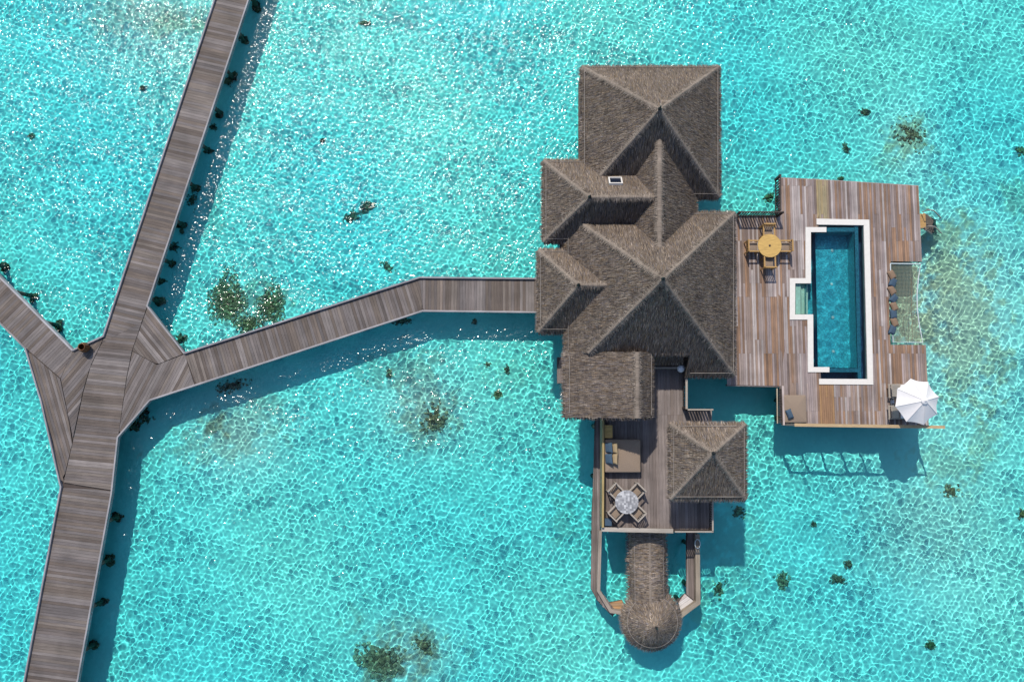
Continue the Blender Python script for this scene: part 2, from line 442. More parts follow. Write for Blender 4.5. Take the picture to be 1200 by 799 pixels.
_bz = 0
def planks(name, polys, ang, z, parent, palette, width=0.145, gap=0.008, thick=0.04, seams=None, run=1, special=None):
    """boards running along direction ang (degrees) cut to the outline polys[0] with holes polys[1:]"""
    ca, sa = math.cos(R(ang)), math.sin(R(ang))
    rp = [[(p[0] * ca + p[1] * sa, -p[0] * sa + p[1] * ca) for p in poly] for poly in polys]
    t0, t1 = min(p[1] for p in rp[0]), max(p[1] for p in rp[0])
    mb = MB()
    nt_ = int((t1 - t0) / width)
    width = (t1 - t0) / max(nt_, 1)
    base = rng.choice(palette)
    for k in range(nt_):
        a, b = t0 + k * width + gap / 2, t0 + (k + 1) * width - gap / 2
        ia, ib, im = crossings(rp, a), crossings(rp, b), crossings(rp, (a + b) / 2)
        if len(ia) != len(im): ia = im
        if len(ib) != len(im): ib = im
        if k % run == 0: base = rng.choice(palette)
        off = rng.choice(seams[1]) if seams else 0
        for j in range(0, len(im) - 1, 2):
            cuts = [0.0, 1.0]
            if seams:
                L_ = im[j + 1] - im[j]
                s_ = math.ceil((im[j] - off) / seams[0]) * seams[0] + off
                while s_ < im[j + 1]:
                    if 0.3 < s_ - im[j] and 0.3 < im[j + 1] - s_: cuts.append((s_ - im[j]) / L_)
                    s_ += seams[0]
                cuts = sorted(cuts)
            for c0, c1 in zip(cuts[:-1], cuts[1:]):
                if seams: base = rng.choice(palette)
                f = 1 + rng.uniform(-0.13, 0.13)
                if rng.random() < 0.06: f *= rng.choice((0.72, 0.8, 1.22, 1.35))
                col = tuple(min(x * f, 0.9) for x in base)
                if special:
                    mid = im[j] + (c0 + c1) / 2 * (im[j + 1] - im[j])
                    wx, wy = mid * ca - (a + b) / 2 * sa, mid * sa + (a + b) / 2 * ca
                    col = special(wx, wy, col)
                e = 0.003
                q = [(ia[j] + (ia[j + 1] - ia[j]) * c0 + e, a), (ia[j] + (ia[j + 1] - ia[j]) * c1 - e, a),
                     (ib[j] + (ib[j + 1] - ib[j]) * c1 - e, b), (ib[j] + (ib[j + 1] - ib[j]) * c0 + e, b)]
                zz = z + rng.uniform(-0.004, 0.004)
                ws = [(s_ * ca - t_ * sa, s_ * sa + t_ * ca) for s_, t_ in q]
                ro = rng.uniform(0, 50)
                vs = [(x_, y_, zz - thick) for x_, y_ in ws] + [(x_, y_, zz) for x_, y_ in ws]
                st = [(s_ + ro, t_ + ro, 0) for s_, t_ in q] * 2
                mb.add(vs, [(3, 2, 1, 0), (4, 5, 6, 7), (0, 1, 5, 4), (1, 2, 6, 5), (2, 3, 7, 6), (3, 0, 4, 7)], col, st)
    o = mb.build(name, M_wood, parent)
    global _bz
    _bz = (_bz + 1) % 9
    cx = sum(p[0] for p in polys[0]) / len(polys[0]); cy = sum(p[1] for p in polys[0]) / len(polys[0])
    bm2 = MB()
    if len(polys) == 1:
        ou = [(p[0], p[1]) for p in polys[0]]
        for q_ in range(len(ou)):
            dx_, dy_ = ou[q_][0] - cx, ou[q_][1] - cy; l_ = math.hypot(dx_, dy_); ou[q_] = (ou[q_][0] + dx_ / l_ * .03, ou[q_][1] + dy_ / l_ * .03)
        n_ = len(ou)
        bm2.add([(x_, y_, z - thick - 0.02 - _bz * 0.004) for x_, y_ in ou], [list(range(n_))], (0.07, 0.055, 0.05))  # one dark sheet added below the boards so their gaps look shaded
        bm2.build('dark_underlay', M_wood, o)
    return o

def strip(pts, wdt, z0, z1, side=0.0, col=(0.25, 0.22, 0.22), mb=None):
    """a beam laid along a polyline; side shifts it sideways"""
    mb = mb or MB()
    pts = [Vector((p[0], p[1], 0)) for p in pts]
    n_ = len(pts)
    L_, R_ = [], []
    for i, p in enumerate(pts):
        d0 = (p - pts[i - 1]).normalized() if i else (pts[1] - p).normalized()
        d1 = (pts[i + 1] - p).normalized() if i < n_ - 1 else d0
        nn = (Vector((-d0.y, d0.x, 0)) + Vector((-d1.y, d1.x, 0)))
        nn.normalize(); cosh = max(0.4, nn.dot(Vector((-d0.y, d0.x, 0))))
        L_.append(p + nn * (side + wdt / 2) / cosh); R_.append(p + nn * (side - wdt / 2) / cosh)
    s0 = rng.uniform(0, 20)
    for i in range(n_ - 1):
        a, b, c, d = R_[i], R_[i + 1], L_[i + 1], L_[i]
        ln = (pts[i + 1] - pts[i]).length
        vs = [(p.x, p.y, z0) for p in (a, b, c, d)] + [(p.x, p.y, z1) for p in (a, b, c, d)]
        st = [(s0, 0, 0), (s0 + ln, 0, 0), (s0 + ln, wdt, 0), (s0, wdt, 0)] * 2
        fs = [(3, 2, 1, 0), (4, 5, 6, 7), (0, 1, 5, 4), (2, 3, 7, 6)]
        if i == 0: fs.append((3, 0, 4, 7))
        if i == n_ - 2: fs.append((1, 2, 6, 5))
        mb.add(vs, fs, col, st)
        s0 += ln
    return mb

def post(parent, x, y, z_top, z_bot=None, r=0.11, crust=False, mat=None):
    mb = MB()
    zb = SAND_Z - 0.15 if z_bot is None else z_bot
    mb.tube([(x, y, zb), (x, y, (zb + z_top) / 2), (x, y, z_top)], [r * 1.15, r, r], 10)
    o = mb.build('post', mat or M_post, parent)
    if crust:
        mc = MB()
        for k in range(rng.randint(7, 13)):
            rr = rng.uniform(0.07, 0.2); a = rng.uniform(0, 6.28); q = abs(rng.gauss(0, 0.13))
            lump(mc, (x + q * math.cos(a), y + q * math.sin(a), SAND_Z + rng.uniform(0, 0.25)), rr, rng.choice(CORALS))
        mc.build('coral_crust', M_coral, o)
    return o

CORALS = [(0.20, 0.075, 0.045), (0.27, 0.105, 0.06), (0.14, 0.055, 0.045), (0.36, 0.15, 0.09)]
_ico = None
def lump(mb, c, r, col, flat=0.7):
    """knobbly coral lump"""
    global _ico
    if _ico is None:
        import bmesh
        b = bmesh.new(); bmesh.ops.create_icosphere(b, subdivisions=2, radius=1.0)
        _ico = ([v.co.copy() for v in b.verts], [[v.index for v in f.verts] for f in b.faces]); b.free()
    ph = [rng.uniform(0, 6.28) for _ in range(3)]
    vs = []
    for v in _ico[0]:
        k = 1 + 0.22 * math.sin(5 * v.x + ph[0]) * math.sin(4 * v.y + ph[1]) + 0.15 * math.sin(9 * v.z + 6 * v.x + ph[2])
        vs.append((c[0] + r * k * v.x, c[1] + r * k * v.y, c[2] + r * k * v.z * flat))
    mb.add(vs, _ico[1], col, smooth=True)

def L2(pts, z):
    return [P(x, y, z) for x, y in pts]

# ------------------------------------------------------------------ long boardwalk with its junction
Z = WALK_Z
bw = thing('boardwalk', 'long grey plank boardwalk running down the lagoon with a splayed junction platform', 'boardwalk', P(110, 500, 0))
JOINT = [(72.5, 568), (131, 577)]
secs = [
    ([(250, 0), (290, 0), (172.5, 358.6), (154.6, 410.6), (106, 430), (122, 394)], None),
]
def ang_of(a, b, z=Z):
    p, q = P(*a, z), P(*b, z)
    return math.degrees(math.atan2(q.y - p.y, q.x - p.x))
a_main_up = ang_of((270, -60), (140, 395)) + 90
a_mid = ang_of((130, 410), (108, 565)) + 90
a_low = ang_of((102, 572), (52, 860)) + 90
# outline of each planked field, far ends running out of the picture
planks('deck_boards', [L2([(302, -150), (341, -150), (172.5, 358.6), (166, 378), (119, 402), (122, 394)], Z)], a_main_up, Z, bw, GREYS)
planks('deck_boards', [L2([(119, 402), (166, 378), (154.6, 410.6), (148, 443), (138.5, 511.5), (131, 574), (74, 567), (86, 515), (97.6, 459.5), (106, 430)], Z)], a_mid, Z, bw, [tuple(c * 1.06 for c in g) for g in GREYS])
planks('deck_boards', [L2([(72.8, 568.4), (130.9, 575.6), (76, 880), (14, 880)], Z)], a_low, Z, bw, GREYS)
# inner left and outer left wedges
planks('deck_boards', [L2([(86, 410.2), (122.3, 393.5), (118.6, 401.8), (105.3, 430), (96.8, 459.5), (85.4, 513), (71, 443.5)], Z)], ang_of((72, 470), (106, 430)), Z, bw, GREYS)
planks('deck_boards', [L2([(31, 409.5), (70.3, 444), (85.4, 516), (73.4, 566), (71, 562), (49, 469)], Z)], ang_of((40, 430), (72, 545)), Z, bw, GREYS)
# right wedge and the fan towards the villa
planks('deck_boards', [L2([(173, 359.5), (216, 414), (184, 427), (155, 411)], Z)], ang_of((172, 360), (216, 414)), Z, bw, GREYS)
planks('deck_boards', [L2([(184, 427.5), (216.5, 414.8), (228, 451.5), (175.7, 468.6), (138.8, 511), (148.6, 443), (155.2, 411.6)], Z)], ang_of((195, 423), (165, 480)), Z, bw, GREYS)
kerbs = [[(302, -150), (122, 394), (86, 410.6)], [(341, -150), (172.5, 358.6), (216, 414)], [(31, 409), (49, 469), (71, 565), (72.5, 570), (14, 880)],
         [(175.7, 468.6), (138, 512), (130.8, 578), (76, 880)]]
for i, kpts in enumerate(kerbs):
    sgn = 1 if i in (0, ) else (-1 if i == 1 else (1 if i == 3 else -1))
    mb = strip(L2(kpts, Z), 0.075, Z - 0.20, Z + (0.05 if i in (1, 3) else 0.12), 0.0, (0.27, 0.26, 0.275) if i in (1, 3) else (0.26, 0.25, 0.27))
    mb.build('kerb', M_wood, bw)
def along(pts, step, z, start=0.5):
    pts = L2(pts, z); out = []; carry = start
    for a, b in zip(pts[:-1], pts[1:]):
        ln = (b - a).length; s_ = carry
        while s_ < ln:
            out.append(a.lerp(b, s_ / ln)); s_ += step
        carry = s_ - ln
    return out
for kpts, inset in (([(302, -150), (122, 394)], 0.3), ([(341, -150), (172.5, 358.6)], -0.3), ([(72.5, 600), (14, 880)], 0.3), ([(128, 600), (76, 880)], -0.3)):
    for p in along(kpts, 2.15, Z):
        post(bw, p.x + inset, p.y, Z - 0.2, crust=inset < 0)
for q in ((95, 430), (140, 500), (120, 470), (90, 520), (170, 400), (200, 420), (150, 480), (45, 440), (65, 540)):
    p = P(*q, Z); post(bw, p.x, p.y, Z - 0.2, crust=True)
mb = MB()
for kp in ([(322, -150), (148, 385)], [(101, 590), (45, 880)]):
    strip(L2(kp, Z), 0.18, Z - 0.32, Z - 0.07, 0.5, mb=mb, col=(0.10, 0.08, 0.07)); strip(L2(kp, Z), 0.18, Z - 0.32, Z - 0.07, -0.5, mb=mb, col=(0.10, 0.08, 0.07))
strip(L2([(72.5, 567.8), (131, 575)], Z), 0.3, Z - 0.2, Z - 0.065, mb=mb, col=(0.06, 0.045, 0.04))
mb.build('joist', M_wood, bw)

# branch towards the upper left
bl = thing('boardwalk', 'short grey plank boardwalk branch meeting the junction from the edge of the picture', 'boardwalk', P(20, 370, 0))
planks('deck_boards', [L2([(-90, 222), (0, 324.5), (86, 410.2), (70.8, 443), (31.2, 408.6), (0, 378), (-100, 268)], Z)], ang_of((0, 324), (86, 410)) + 90, Z, bl, GREYS)
strip(L2([(-90, 222), (0, 324.5), (86, 410.6)], Z), 0.09, Z - 0.2, Z + 0.10, col=(0.33, 0.32, 0.34)).build('kerb', M_wood, bl)
strip(L2([(-100, 268), (0, 378), (31, 409)], Z), 0.08, Z - 0.2, Z + 0.06, col=(0.24, 0.22, 0.23)).build('kerb', M_wood, bl)
for kp in ([(-90, 228), (80, 412)], [(-95, 268), (22, 396)]):
    for p in along(kp, 2.2, Z): post(bl, p.x, p.y, Z - 0.2, crust=True)

# connector to the villa
cn = thing('boardwalk', 'bent grey plank boardwalk linking the junction to the thatched villa', 'boardwalk', P(430, 390, 0))
planks('deck_boards', [L2([(216.6, 414.9), (492, 325.8), (495.3, 364), (228, 451.6)], Z)], ang_of((217, 414), (490, 326)) + 90, Z, cn, GREYS)
planks('deck_boards', [L2([(492.1, 325.8), (646, 327), (646, 366), (495.4, 364)], Z)], 90, Z, cn, [tuple(c * 1.05 for c in g) for g in GREYS])
strip(L2([(216.5, 414), (492, 325.5), (646, 327)], Z), 0.08, Z - 0.2, Z + 0.13, col=(0.24, 0.23, 0.25)).build('kerb', M_wood, cn)
strip(L2([(175.7, 468.6), (495, 364.3), (646, 366)], Z), 0.08, Z - 0.2, Z + 0.06, col=(0.30, 0.285, 0.30)).build('kerb', M_wood, cn)
for i, p in enumerate(along([(185, 455), (495, 352), (640, 354)], 2.6, Z)): post(cn, p.x, p.y, Z - 0.2, crust=i % 2 == 0)
for i, p in enumerate(along([(230, 420), (492, 337), (640, 338)], 2.6, Z)): post(cn, p.x, p.y, Z - 0.2)

# the small pot on the junction
p = P(102, 407.5, Z)
pot = thing('clay_pot', 'small amber and dark brown clay pot on the boardwalk junction edge', 'pot', p)
mb = MB(); mb.lathe((0, 0, 0), [(0.0, 0.004), (0.14, 0.004), (0.22, 0.10), (0.27, 0.26), (0.24, 0.42), (0.17, 0.50), (0.19, 0.55), (0.155, 0.56), (0.14, 0.50), (0.19, 0.40), (0.2, 0.2), (0.0, 0.12)], 20)
mb.build('pot_body', M_clay, pot, False)
for a in (0.4, 3.54):
    mb = MB(); mb.tube([(0.2 * math.cos(a), 0.2 * math.sin(a), 0.47), (0.32 * math.cos(a), 0.32 * math.sin(a), 0.44), (0.31 * math.cos(a), 0.31 * math.sin(a), 0.34), (0.25 * math.cos(a), 0.25 * math.sin(a), 0.3)], 0.022, 6)
    mb.build('handle', M_dark, pot, False)

# ------------------------------------------------------------------ thatch
TH = [(0.178, 0.140, 0.110), (0.130, 0.103, 0.086), (0.205, 0.163, 0.130), (0.07, 0.056, 0.050), (0.140, 0.118, 0.116), (0.29, 0.238, 0.195), (0.195, 0.138, 0.088), (0.155, 0.140, 0.146), (0.06, 0.047, 0.042)]
CAPC = [(0.225, 0.185, 0.155), (0.16, 0.13, 0.11), (0.27, 0.225, 0.19)]
nrng = np.random.RandomState(11)

def blades(mb, pts, dirs, nrm, L_, w_, cols, lift=0.12, jit=0.25):
    """thin straw slivers lying on the slope"""
    for i in range(len(pts)):
        d = dirs[i]; nn = nrm[i]
        side = nn.cross(d)
        d2 = (d + side * nrng.normal() * jit + nn * lift * nrng.uniform(0.1, 1.3)).normalized()
        sd_ = nn.cross(d2).normalized() * (w_ * nrng.uniform(0.5, 1.3)) * 0.5
        ln = L_ * nrng.uniform(0.6, 1.3)
        p = pts[i] + nn * 0.008
        c = cols[nrng.randint(len(cols))]; f = nrng.uniform(0.6, 1.35)
        mb.add([p - sd_, p + sd_, p + d2 * ln], [(0, 1, 2)], (c[0] * f, c[1] * f, c[2] * f))

def thatch_face(mb, poly, density=300, fringe=True, eave=(0, 1), drop=0.26, tint=1.0):
    """one roof slope: poly starts with its two eave corners"""
    poly = [Vector(p) for p in poly]
    a, b = poly[0], poly[1]
    nn = (poly[1] - poly[0]).cross(poly[2] - poly[0]).normalized()
    if nn.z < 0: nn = -nn
    u = (b - a).normalized()
    down = u.cross(nn).normalized()
    if down.z > 0: down = -down
    c0 = tuple(x * tint for x in (0.155, 0.125, 0.102))
    # slope itself, in a fine grid of its triangles so that its surface is uneven
    st = [((p - a).dot(u), (p - a).dot(down), 0) for p in poly]
    mb.add(poly, [list(range(len(poly)))], c0, st)
    cols = [tuple(x * tint for x in c) for c in TH]
    pts = []
    for i in range(1, len(poly) - 1):
        t0_, t1_, t2_ = poly[0], poly[i], poly[i + 1]
        A = (t1_ - t0_).cross(t2_ - t0_).length / 2
        for _ in range(int(A * density)):
            r1, r2 = nrng.uniform(), nrng.uniform()
            if r1 + r2 > 1: r1, r2 = 1 - r1, 1 - r2
            pts.append(t0_ + (t1_ - t0_) * r1 + (t2_ - t0_) * r2)
    blades(mb, pts, [down] * len(pts), [nn] * len(pts), 0.30, 0.022, cols, 0.055, 0.06)
    if fringe:
        ln = (b - a).length
        out = Vector((down.x, down.y, 0)).normalized()
        lo = [a + out * 0.05 - Vector((0, 0, drop)), b + out * 0.05 - Vector((0, 0, drop))]
        mb.add([a, b, lo[1], lo[0]], [(0, 1, 2, 3)], tuple(x * 0.8 for x in c0), [(0, 0, 0), (ln, 0, 0), (ln, .3, 0), (0, .3, 0)])
        k = int(ln * 130)
        pts, ds, ns = [], [], []
        for _ in range(k):
            f = nrng.uniform(0, 1)
            zz = nrng.uniform(0, 1)
            pts.append(a.lerp(b, f) + out * 0.03 - Vector((0, 0, drop * zz)) - down * 0.05)
            ds.append((down * 0.9 + out * 0.5 + Vector((0, 0, -0.35))).normalized()); ns.append(nn)
        blades(mb, pts, ds, ns, 0.20, 0.032, [tuple(x * 1.15 for x in c) for c in cols], 0.1, 0.16)

def cap_line(mb, a, b, wdt=0.12, h=0.05, density=70, up=None):
    """rounded straw roll over a hip or ridge"""
    a, b = Vector(a), Vector(b)
    d = (b - a).normalized()
    side = d.cross(Vector((0, 0, 1))).normalized()
    upv = side.cross(d).normalized()
    k = 7; n_ = max(2, int((b - a).length / 0.25))
    vs, st = [], []
    for i in range(n_ + 1):
        p = a.lerp(b, i / n_)
        wv = wdt * (1 + 0.18 * math.sin(i * 1.7 + a.x) + nrng.uniform(-.08, .08)); hv = h * (1 + nrng.uniform(-.2, .2))
        for j in range(k):
            t = math.pi * j / (k - 1)
            vs.append(p + side * (wv * math.cos(t)) + upv * (hv * math.sin(t) ** 1.0 - wdt * 0.62 * abs(math.cos(t)) ** 1.5))
            st.append((i * 0.25, j * 0.05, 0))
    fs = [(i * k + j, i * k + j + 1, (i + 1) * k + j + 1, (i + 1) * k + j) for i in range(n_) for j in range(k - 1)]
    mb.add(vs, fs, (0.215, 0.178, 0.15), st, smooth=True)
    m_ = int((b - a).length * density)
    for sgn in (-1, 1):
        pts = [a.lerp(b, nrng.uniform()) + upv * h * 0.7 + side * sgn * nrng.uniform(0, wdt * .7) - upv * 0.03 for _ in range(m_)]
        dn = (side * sgn - Vector((0, 0, 0.7))).normalized()
        nn = (upv * 0.8 + side * sgn * 0.5).normalized()
        blades(mb, pts, [dn] * m_, [nn] * m_, 0.22, 0.032, CAPC, 0.07, 0.35)

def batten(mb, a, b, top, inset=0.22):
    """the pale pole laid along the eave"""
    a, b = Vector(a), Vector(b); t = Vector(top)
    u = (b - a).normalized(); nn = u.cross(t - a).normalized()
    if nn.z < 0: nn = -nn
    upslope = nn.cross(u).normalized()
    if upslope.z < 0: upslope = -upslope
    mb.tube([a + upslope * inset + nn * 0.05 + u * inset * .8, b + upslope * inset + nn * 0.05 - u * inset * .8], 0.014, 6, (0.25, 0.22, 0.20))

def hip_roof(parent, corners, apex, name='thatched_roof', ridge=None, drop=0.26, finial=True, battens=True, soffit=True, tint=1.0, density=300, caps=True, notch=None, capw=0.12):
    """corners: SW, SE, NE, NW eave points; apex: point (pyramid) or (west/north end, east/south end) of a ridge"""
    mb = MB(); cap = MB(); bt = MB()
    sw, se, ne, nw = [Vector(c) for c in corners]
    if ridge is None:
        ap = Vector(apex)
        fl = [(sw, se, ap), (se, ne, ap), (ne, nw, ap), (nw, sw, ap)]
        hips = [(sw, ap), (se, ap), (ne, ap), (nw, ap)]
    elif ridge == 'EW':
        r0, r1 = Vector(apex[0]), Vector(apex[1])
        fl = [(sw, se, r1, r0), (se, ne, r1), (ne, nw, r0, r1), (nw, sw, r0)]
        hips = [(sw, r0), (nw, r0), (r0, r1)]
    elif ridge == 'NS':
        r0, r1 = Vector(apex[0]), Vector(apex[1])   # north end, south end
        fl = [(sw, se, r1), (se, ne, r0, r1), (ne, nw, r0), (nw, sw, r1, r0)]
        hips = [(r0, r1)]
    if notch:
        u1, u2, v0, v1 = notch          # the south slope stops short: at v1 beside the gable, at v0 over the head of the terrace path
        u = (se - sw).normalized(); ln = (se - sw).length; ua = (ap - sw).dot(u)
        upv = (ap - sw) - u * ua; up_l = upv.length; upv.normalize()
        hgt = lambda q: up_l * (q / ua if q < ua else (ln - q) / (ln - ua))
        pt = lambda q, v: sw + u * q + upv * v
        q0 = ua * v1 / up_l
        hip0 = pt(q0, v1)
        wcut = sw.lerp(nw, v1 / up_l * 0.5)
    for k_, f in enumerate(fl):
        if notch and k_ == 0:
            thatch_face(mb, [pt(q0, v1), pt(u1, v1), pt(u1, hgt(u1))], density, drop=drop, tint=tint)
            mid = [pt(u1, v0), pt(u2, v0), pt(u2, hgt(u2))]
            if u1 < ua < u2: mid.append(ap)
            mid.append(pt(u1, hgt(u1)))
            thatch_face(mb, mid, density, drop=drop, tint=tint)
            right_ = [pt(u2, 0), se, pt(u2, hgt(u2))]
            if u2 < ua: right_ = [pt(u2, 0), se, ap, pt(u2, hgt(u2))]
            thatch_face(mb, right_, density, drop=drop, tint=tint)
            a_q, b_q = pt(u2, 0), pt(u2, v0)
            mb.add([a_q, b_q, b_q - Vector((0, 0, .26)), a_q - Vector((0, 0, .26))], [(0, 1, 2, 3)], (0.12, 0.10, 0.08))
            a_q, b_q = wcut, hip0
            mb.add([a_q, b_q, b_q - Vector((0, 0, .5)), a_q - Vector((0, 0, .26))], [(0, 1, 2, 3)], (0.12, 0.10, 0.08))
            continue
        if notch and k_ == 3:
            f = (nw, wcut, hip0, ap)
            hips[0] = (hip0, ap)
        thatch_face(mb, f, density, drop=drop, tint=tint)
    if soffit and notch:
        dz = Vector((0, 0, drop)); u = (se - sw).normalized(); nv = Vector((-u.y, u.x, 0))
        mb.add([v - dz for v in (wcut, sw + u * u2 + nv * (wcut - sw).length, sw + u * u2, se, ne, nw)], [(5, 4, 3, 2, 1, 0)], (0.12, 0.10, 0.08))
    elif soffit:
        mb.add([v - Vector((0, 0, drop)) for v in (sw, se, ne, nw)], [(3, 2, 1, 0)], (0.12, 0.10, 0.08))
    ro = mb.build(name, M_thatch, parent)
    if caps:
        for a, b in hips: cap_line(cap, a, b, capw, capw * .42)
        cap.build('ridge_cap', M_thatch, ro)
    if battens:
        for k_, f in enumerate(fl):
            if notch and k_ == 0: batten(bt, sw + u * u2, se, ap)
            elif notch and k_ == 3: batten(bt, nw, wcut, ap)
            else: batten(bt, f[0], f[1], f[2])
        bt.build('eave_pole', M_wood, ro)
    if finial:
        ap = Vector(apex) if ridge is None else Vector(apex[0])
        fm = MB(); fm.lathe(ap, [(0.09, 0.02), (0.07, 0.10), (0.03, 0.16), (0.035, 0.30), (0.0, 0.36)], 8)
        fm.build('finial', M_black, ro)
    return ro

EV = 3.45
villa = thing('overwater_villa', 'large thatched overwater villa of joined hipped roofs beside the pool deck', 'villa', P(750, 300, 0))
def rect(x0, y0, x1, y1, z):
    return [P(x0, y1, z), P(x1, y1, z), P(x1, y0, z), P(x0, y0, z)]
# main pyramid
hip_roof(villa, rect(663, 249, 861, 440, EV), P(777, 327, 7.9), notch=(3.95, 5.72, 1.5, 1.5))
# north pyramid
hip_roof(villa, rect(682, 78, 843, 231, EV), P(773, 128, 6.95))
# ridge roof joining both
r0, r1 = P(773, 150, 5.75), P(773, 300, 5.9)
hip_roof(villa, [P(727, 290, EV + .02), P(816, 290, EV + .02), P(816, 195, EV + .02), P(729, 195, EV + .02)], (r0, r1), ridge='NS', finial=False, battens=False, capw=0.2)
# two west wings
hip_roof(villa, rect(637, 188, 745, 283, EV - .05), (P(691, 231, 5.6), P(772, 231, 5.6)), ridge='EW')
hip_roof(villa, rect(631, 293, 735, 389, EV - .1), (P(678, 334, 5.45), P(725, 334, 5.45)), ridge='EW')
# south gable beside the terrace
sg = MB()
zt = 5.3
wA, wB = P(662, 489, 3.95), P(662, 412.5, 3.95)
eA, eB = P(764, 489, 4.4), P(764, 412.5, 4.4)
rA, rB = P(747, 490, zt), P(747, 412.5, zt)
thatch_face(sg, [wB, wA, rA, rB]); thatch_face(sg, [eA, eB, rB, rA])
for a, b, c in ((wA, eA, rA), (wB, eB, rB)):
    sg.add([a, b, c], [(0, 1, 2)], (0.17, 0.14, 0.12)); sg.add([a, b, b - Vector((0, 0, .26)), a - Vector((0, 0, .26))], [(0, 1, 2, 3)], (0.17, 0.14, 0.12))
down = Vector((0, -1, -0.4)).normalized()
for a, b in ((wA, rA), (rA, eA)):
    k = int((b - a).length * 110)
    pts = [a.lerp(b, nrng.uniform()) - Vector((0, -.03, nrng.uniform(0, .28))) for _ in range(k)]
    blades(sg, pts, [down] * k, [Vector((0, -0.4, 1)).normalized()] * k, 0.16, 0.04, TH, 0.1, 0.3)
sgo = sg.build('thatched_roof', M_thatch, villa)
cp = MB(); cap_line(cp, rA, rB, 0.15, 0.08); cp.build('ridge_cap', M_thatch, sgo)
bt = MB(); batten(bt, wB, wA, rA, 0.25); batten(bt, eA, eB, rB, 0.12); bt.build('eave_pole', M_wood, sgo)
lt = MB(); thatch_face(lt, [P(762, 425, 3.55), P(801, 425, 3.55), P(801, 413.5, 4.25), P(762, 413.5, 4.25)]); lt.build('lean_to_thatch', M_thatch, villa)
# skylight on the wing's north slope
c = P(721, 214.5, 4.72); sk_ = thing('skylight_placeholder', None, None) if False else None
nrm_slope = (P(691, 231, 5.6) - P(691, 188, EV - .05)); pitch = math.atan2(nrm_slope.z, -nrm_slope.y)
fr = MB(); hw, hl = 0.27, 0.25
ux, uy, uz = Vector((1, 0, 0)), Vector((0, -math.cos(pitch), math.sin(pitch))), Vector((0, math.sin(pitch), math.cos(pitch)))
def obox(mb, c, sx, sy, sz, col=(.5, .5, .5)):
    vs = [c + ux * x * sx + uy * y * sy + uz * z * sz for z in (-1, 1) for y in (-1, 1) for x in (-1, 1)]
    mb.add(vs, [(0, 2, 3, 1), (4, 5, 7, 6), (0, 1, 5, 4), (2, 6, 7, 3), (0, 4, 6, 2), (1, 3, 7, 5)], col)
for sx in (-1, 1): obox(fr, c + ux * sx * 0.29 + uz * .06, 0.03, 0.28, 0.10)
for sy in (-1, 1): obox(fr, c + uy * sy * 0.25 + uz * .06, 0.26, 0.03, 0.10)
sko = fr.build('skylight_frame', M_white, villa)
gl = MB(); obox(gl, c + uz * 0.09, 0.255, 0.215, 0.012); gl.build('pane', surf('dark_glass', (0.01, 0.015, 0.03), 0.08, (1, 1, 1), 0.0, spec=0.6, space='o'), sko)
# villa walls and floors under the roofs
for (x0, y0, x1, y1, zt_) in ((680, 268, 842, 424, 3.35), (700, 98, 826, 214, 3.35), (740, 214, 792, 268, 3.3), (655, 204, 740, 270, 3.3), (648, 306, 680, 376, 3.25), (676, 428, 748, 478, 3.1)):
    f = MB(); q = rect(x0, y0, x1, y1, 2.3)
    f.prism([(v.x, v.y) for v in q], DECK_Z, zt_); f.build('wall', M_wall, villa)
glass = surf('window_glass', (0.02, 0.035, 0.045), 0.08, (1, 1, 1), 0.0, spec=0.6, space='o')
def window(x0, x1, y, z0, z1, axis_='x', out=1):
    fr_, pn = MB(), MB()
    cx = (x0 + x1) / 2; wd = x1 - x0; cz = (z0 + z1) / 2; hh = z1 - z0
    def bx(mb, a, za, sa, sz, dep, off):
        if axis_ == 'x': mb.box((a, y + out * off, za), (sa, dep, sz))
        else: mb.box((y + out * off, a, za), (dep, sa, sz))
    for s_ in (-1, 0, 1): bx(fr_, cx + s_ * wd / 2, cz, 0.08, hh + .08, 0.08, 0.045)
    for s_ in (-1, 1): bx(fr_, cx, cz + s_ * hh / 2, wd - .084, 0.08, 0.07, 0.045)
    o = fr_.build('window_frame', M_dark, villa)
    for s_ in (-1, 1): bx(pn, cx + s_ * wd / 4, cz, wd / 2 - .09, hh - .1, 0.02, 0.03)
    pn.build('pane', glass, o)
q = rect(680, 268, 842, 424, 2.3)
for yy in np.linspace(q[1].y + 1.2, q[2].y - 1.2, 3): window(yy - .9, yy + .9, q[1].x, DECK_Z + .1, 3.0, 'y', 1)
q = rect(700, 98, 826, 214, 2.3)
window(q[3].x + 0.8, q[3].x + 2.6, q[3].y, DECK_Z + .4, 3.0, 'x', 1); window(q[2].x - 2.6, q[2].x - .8, q[2].y, DECK_Z + .4, 3.0, 'x', 1)
window(q[0].y + 1.4, q[3].y - 1.4, q[0].x, DECK_Z + .4, 3.0, 'y', -1)
# floor platform of the villa
fp = MB()
for (x0, y0, x1, y1) in ((650, 190, 740, 384), (672, 92, 826, 214), (740, 262, 862, 424), (668, 384, 740, 484)):
    q = rect(x0 + 6, y0 + 4, x1 - 8, y1 - 6, DECK_Z); fp.prism([(v.x, v.y) for v in q], DECK_Z - .22 - rng.uniform(0, .01), DECK_Z - .02 - rng.uniform(0, .01))
fp.build('floor_platform', M_dark, villa)
for px in (666, 700, 735, 775, 815, 845):
    for py in (110, 150, 200, 260, 310, 360, 420):
        if px < 690 and py < 200: continue
        p = P(px, py, DECK_Z); post(villa, p.x, p.y, DECK_Z - .24)
# small landing beside the gable
p = [P(653, 419, DECK_Z), P(661, 419, DECK_Z), P(661, 450, DECK_Z), P(653, 450, DECK_Z)]
planks('side_landing', [[P(653, 419, DECK_Z), P(666, 419, DECK_Z), P(666, 449, DECK_Z), P(653, 449, DECK_Z)]], 90, DECK_Z, villa, TERRC)

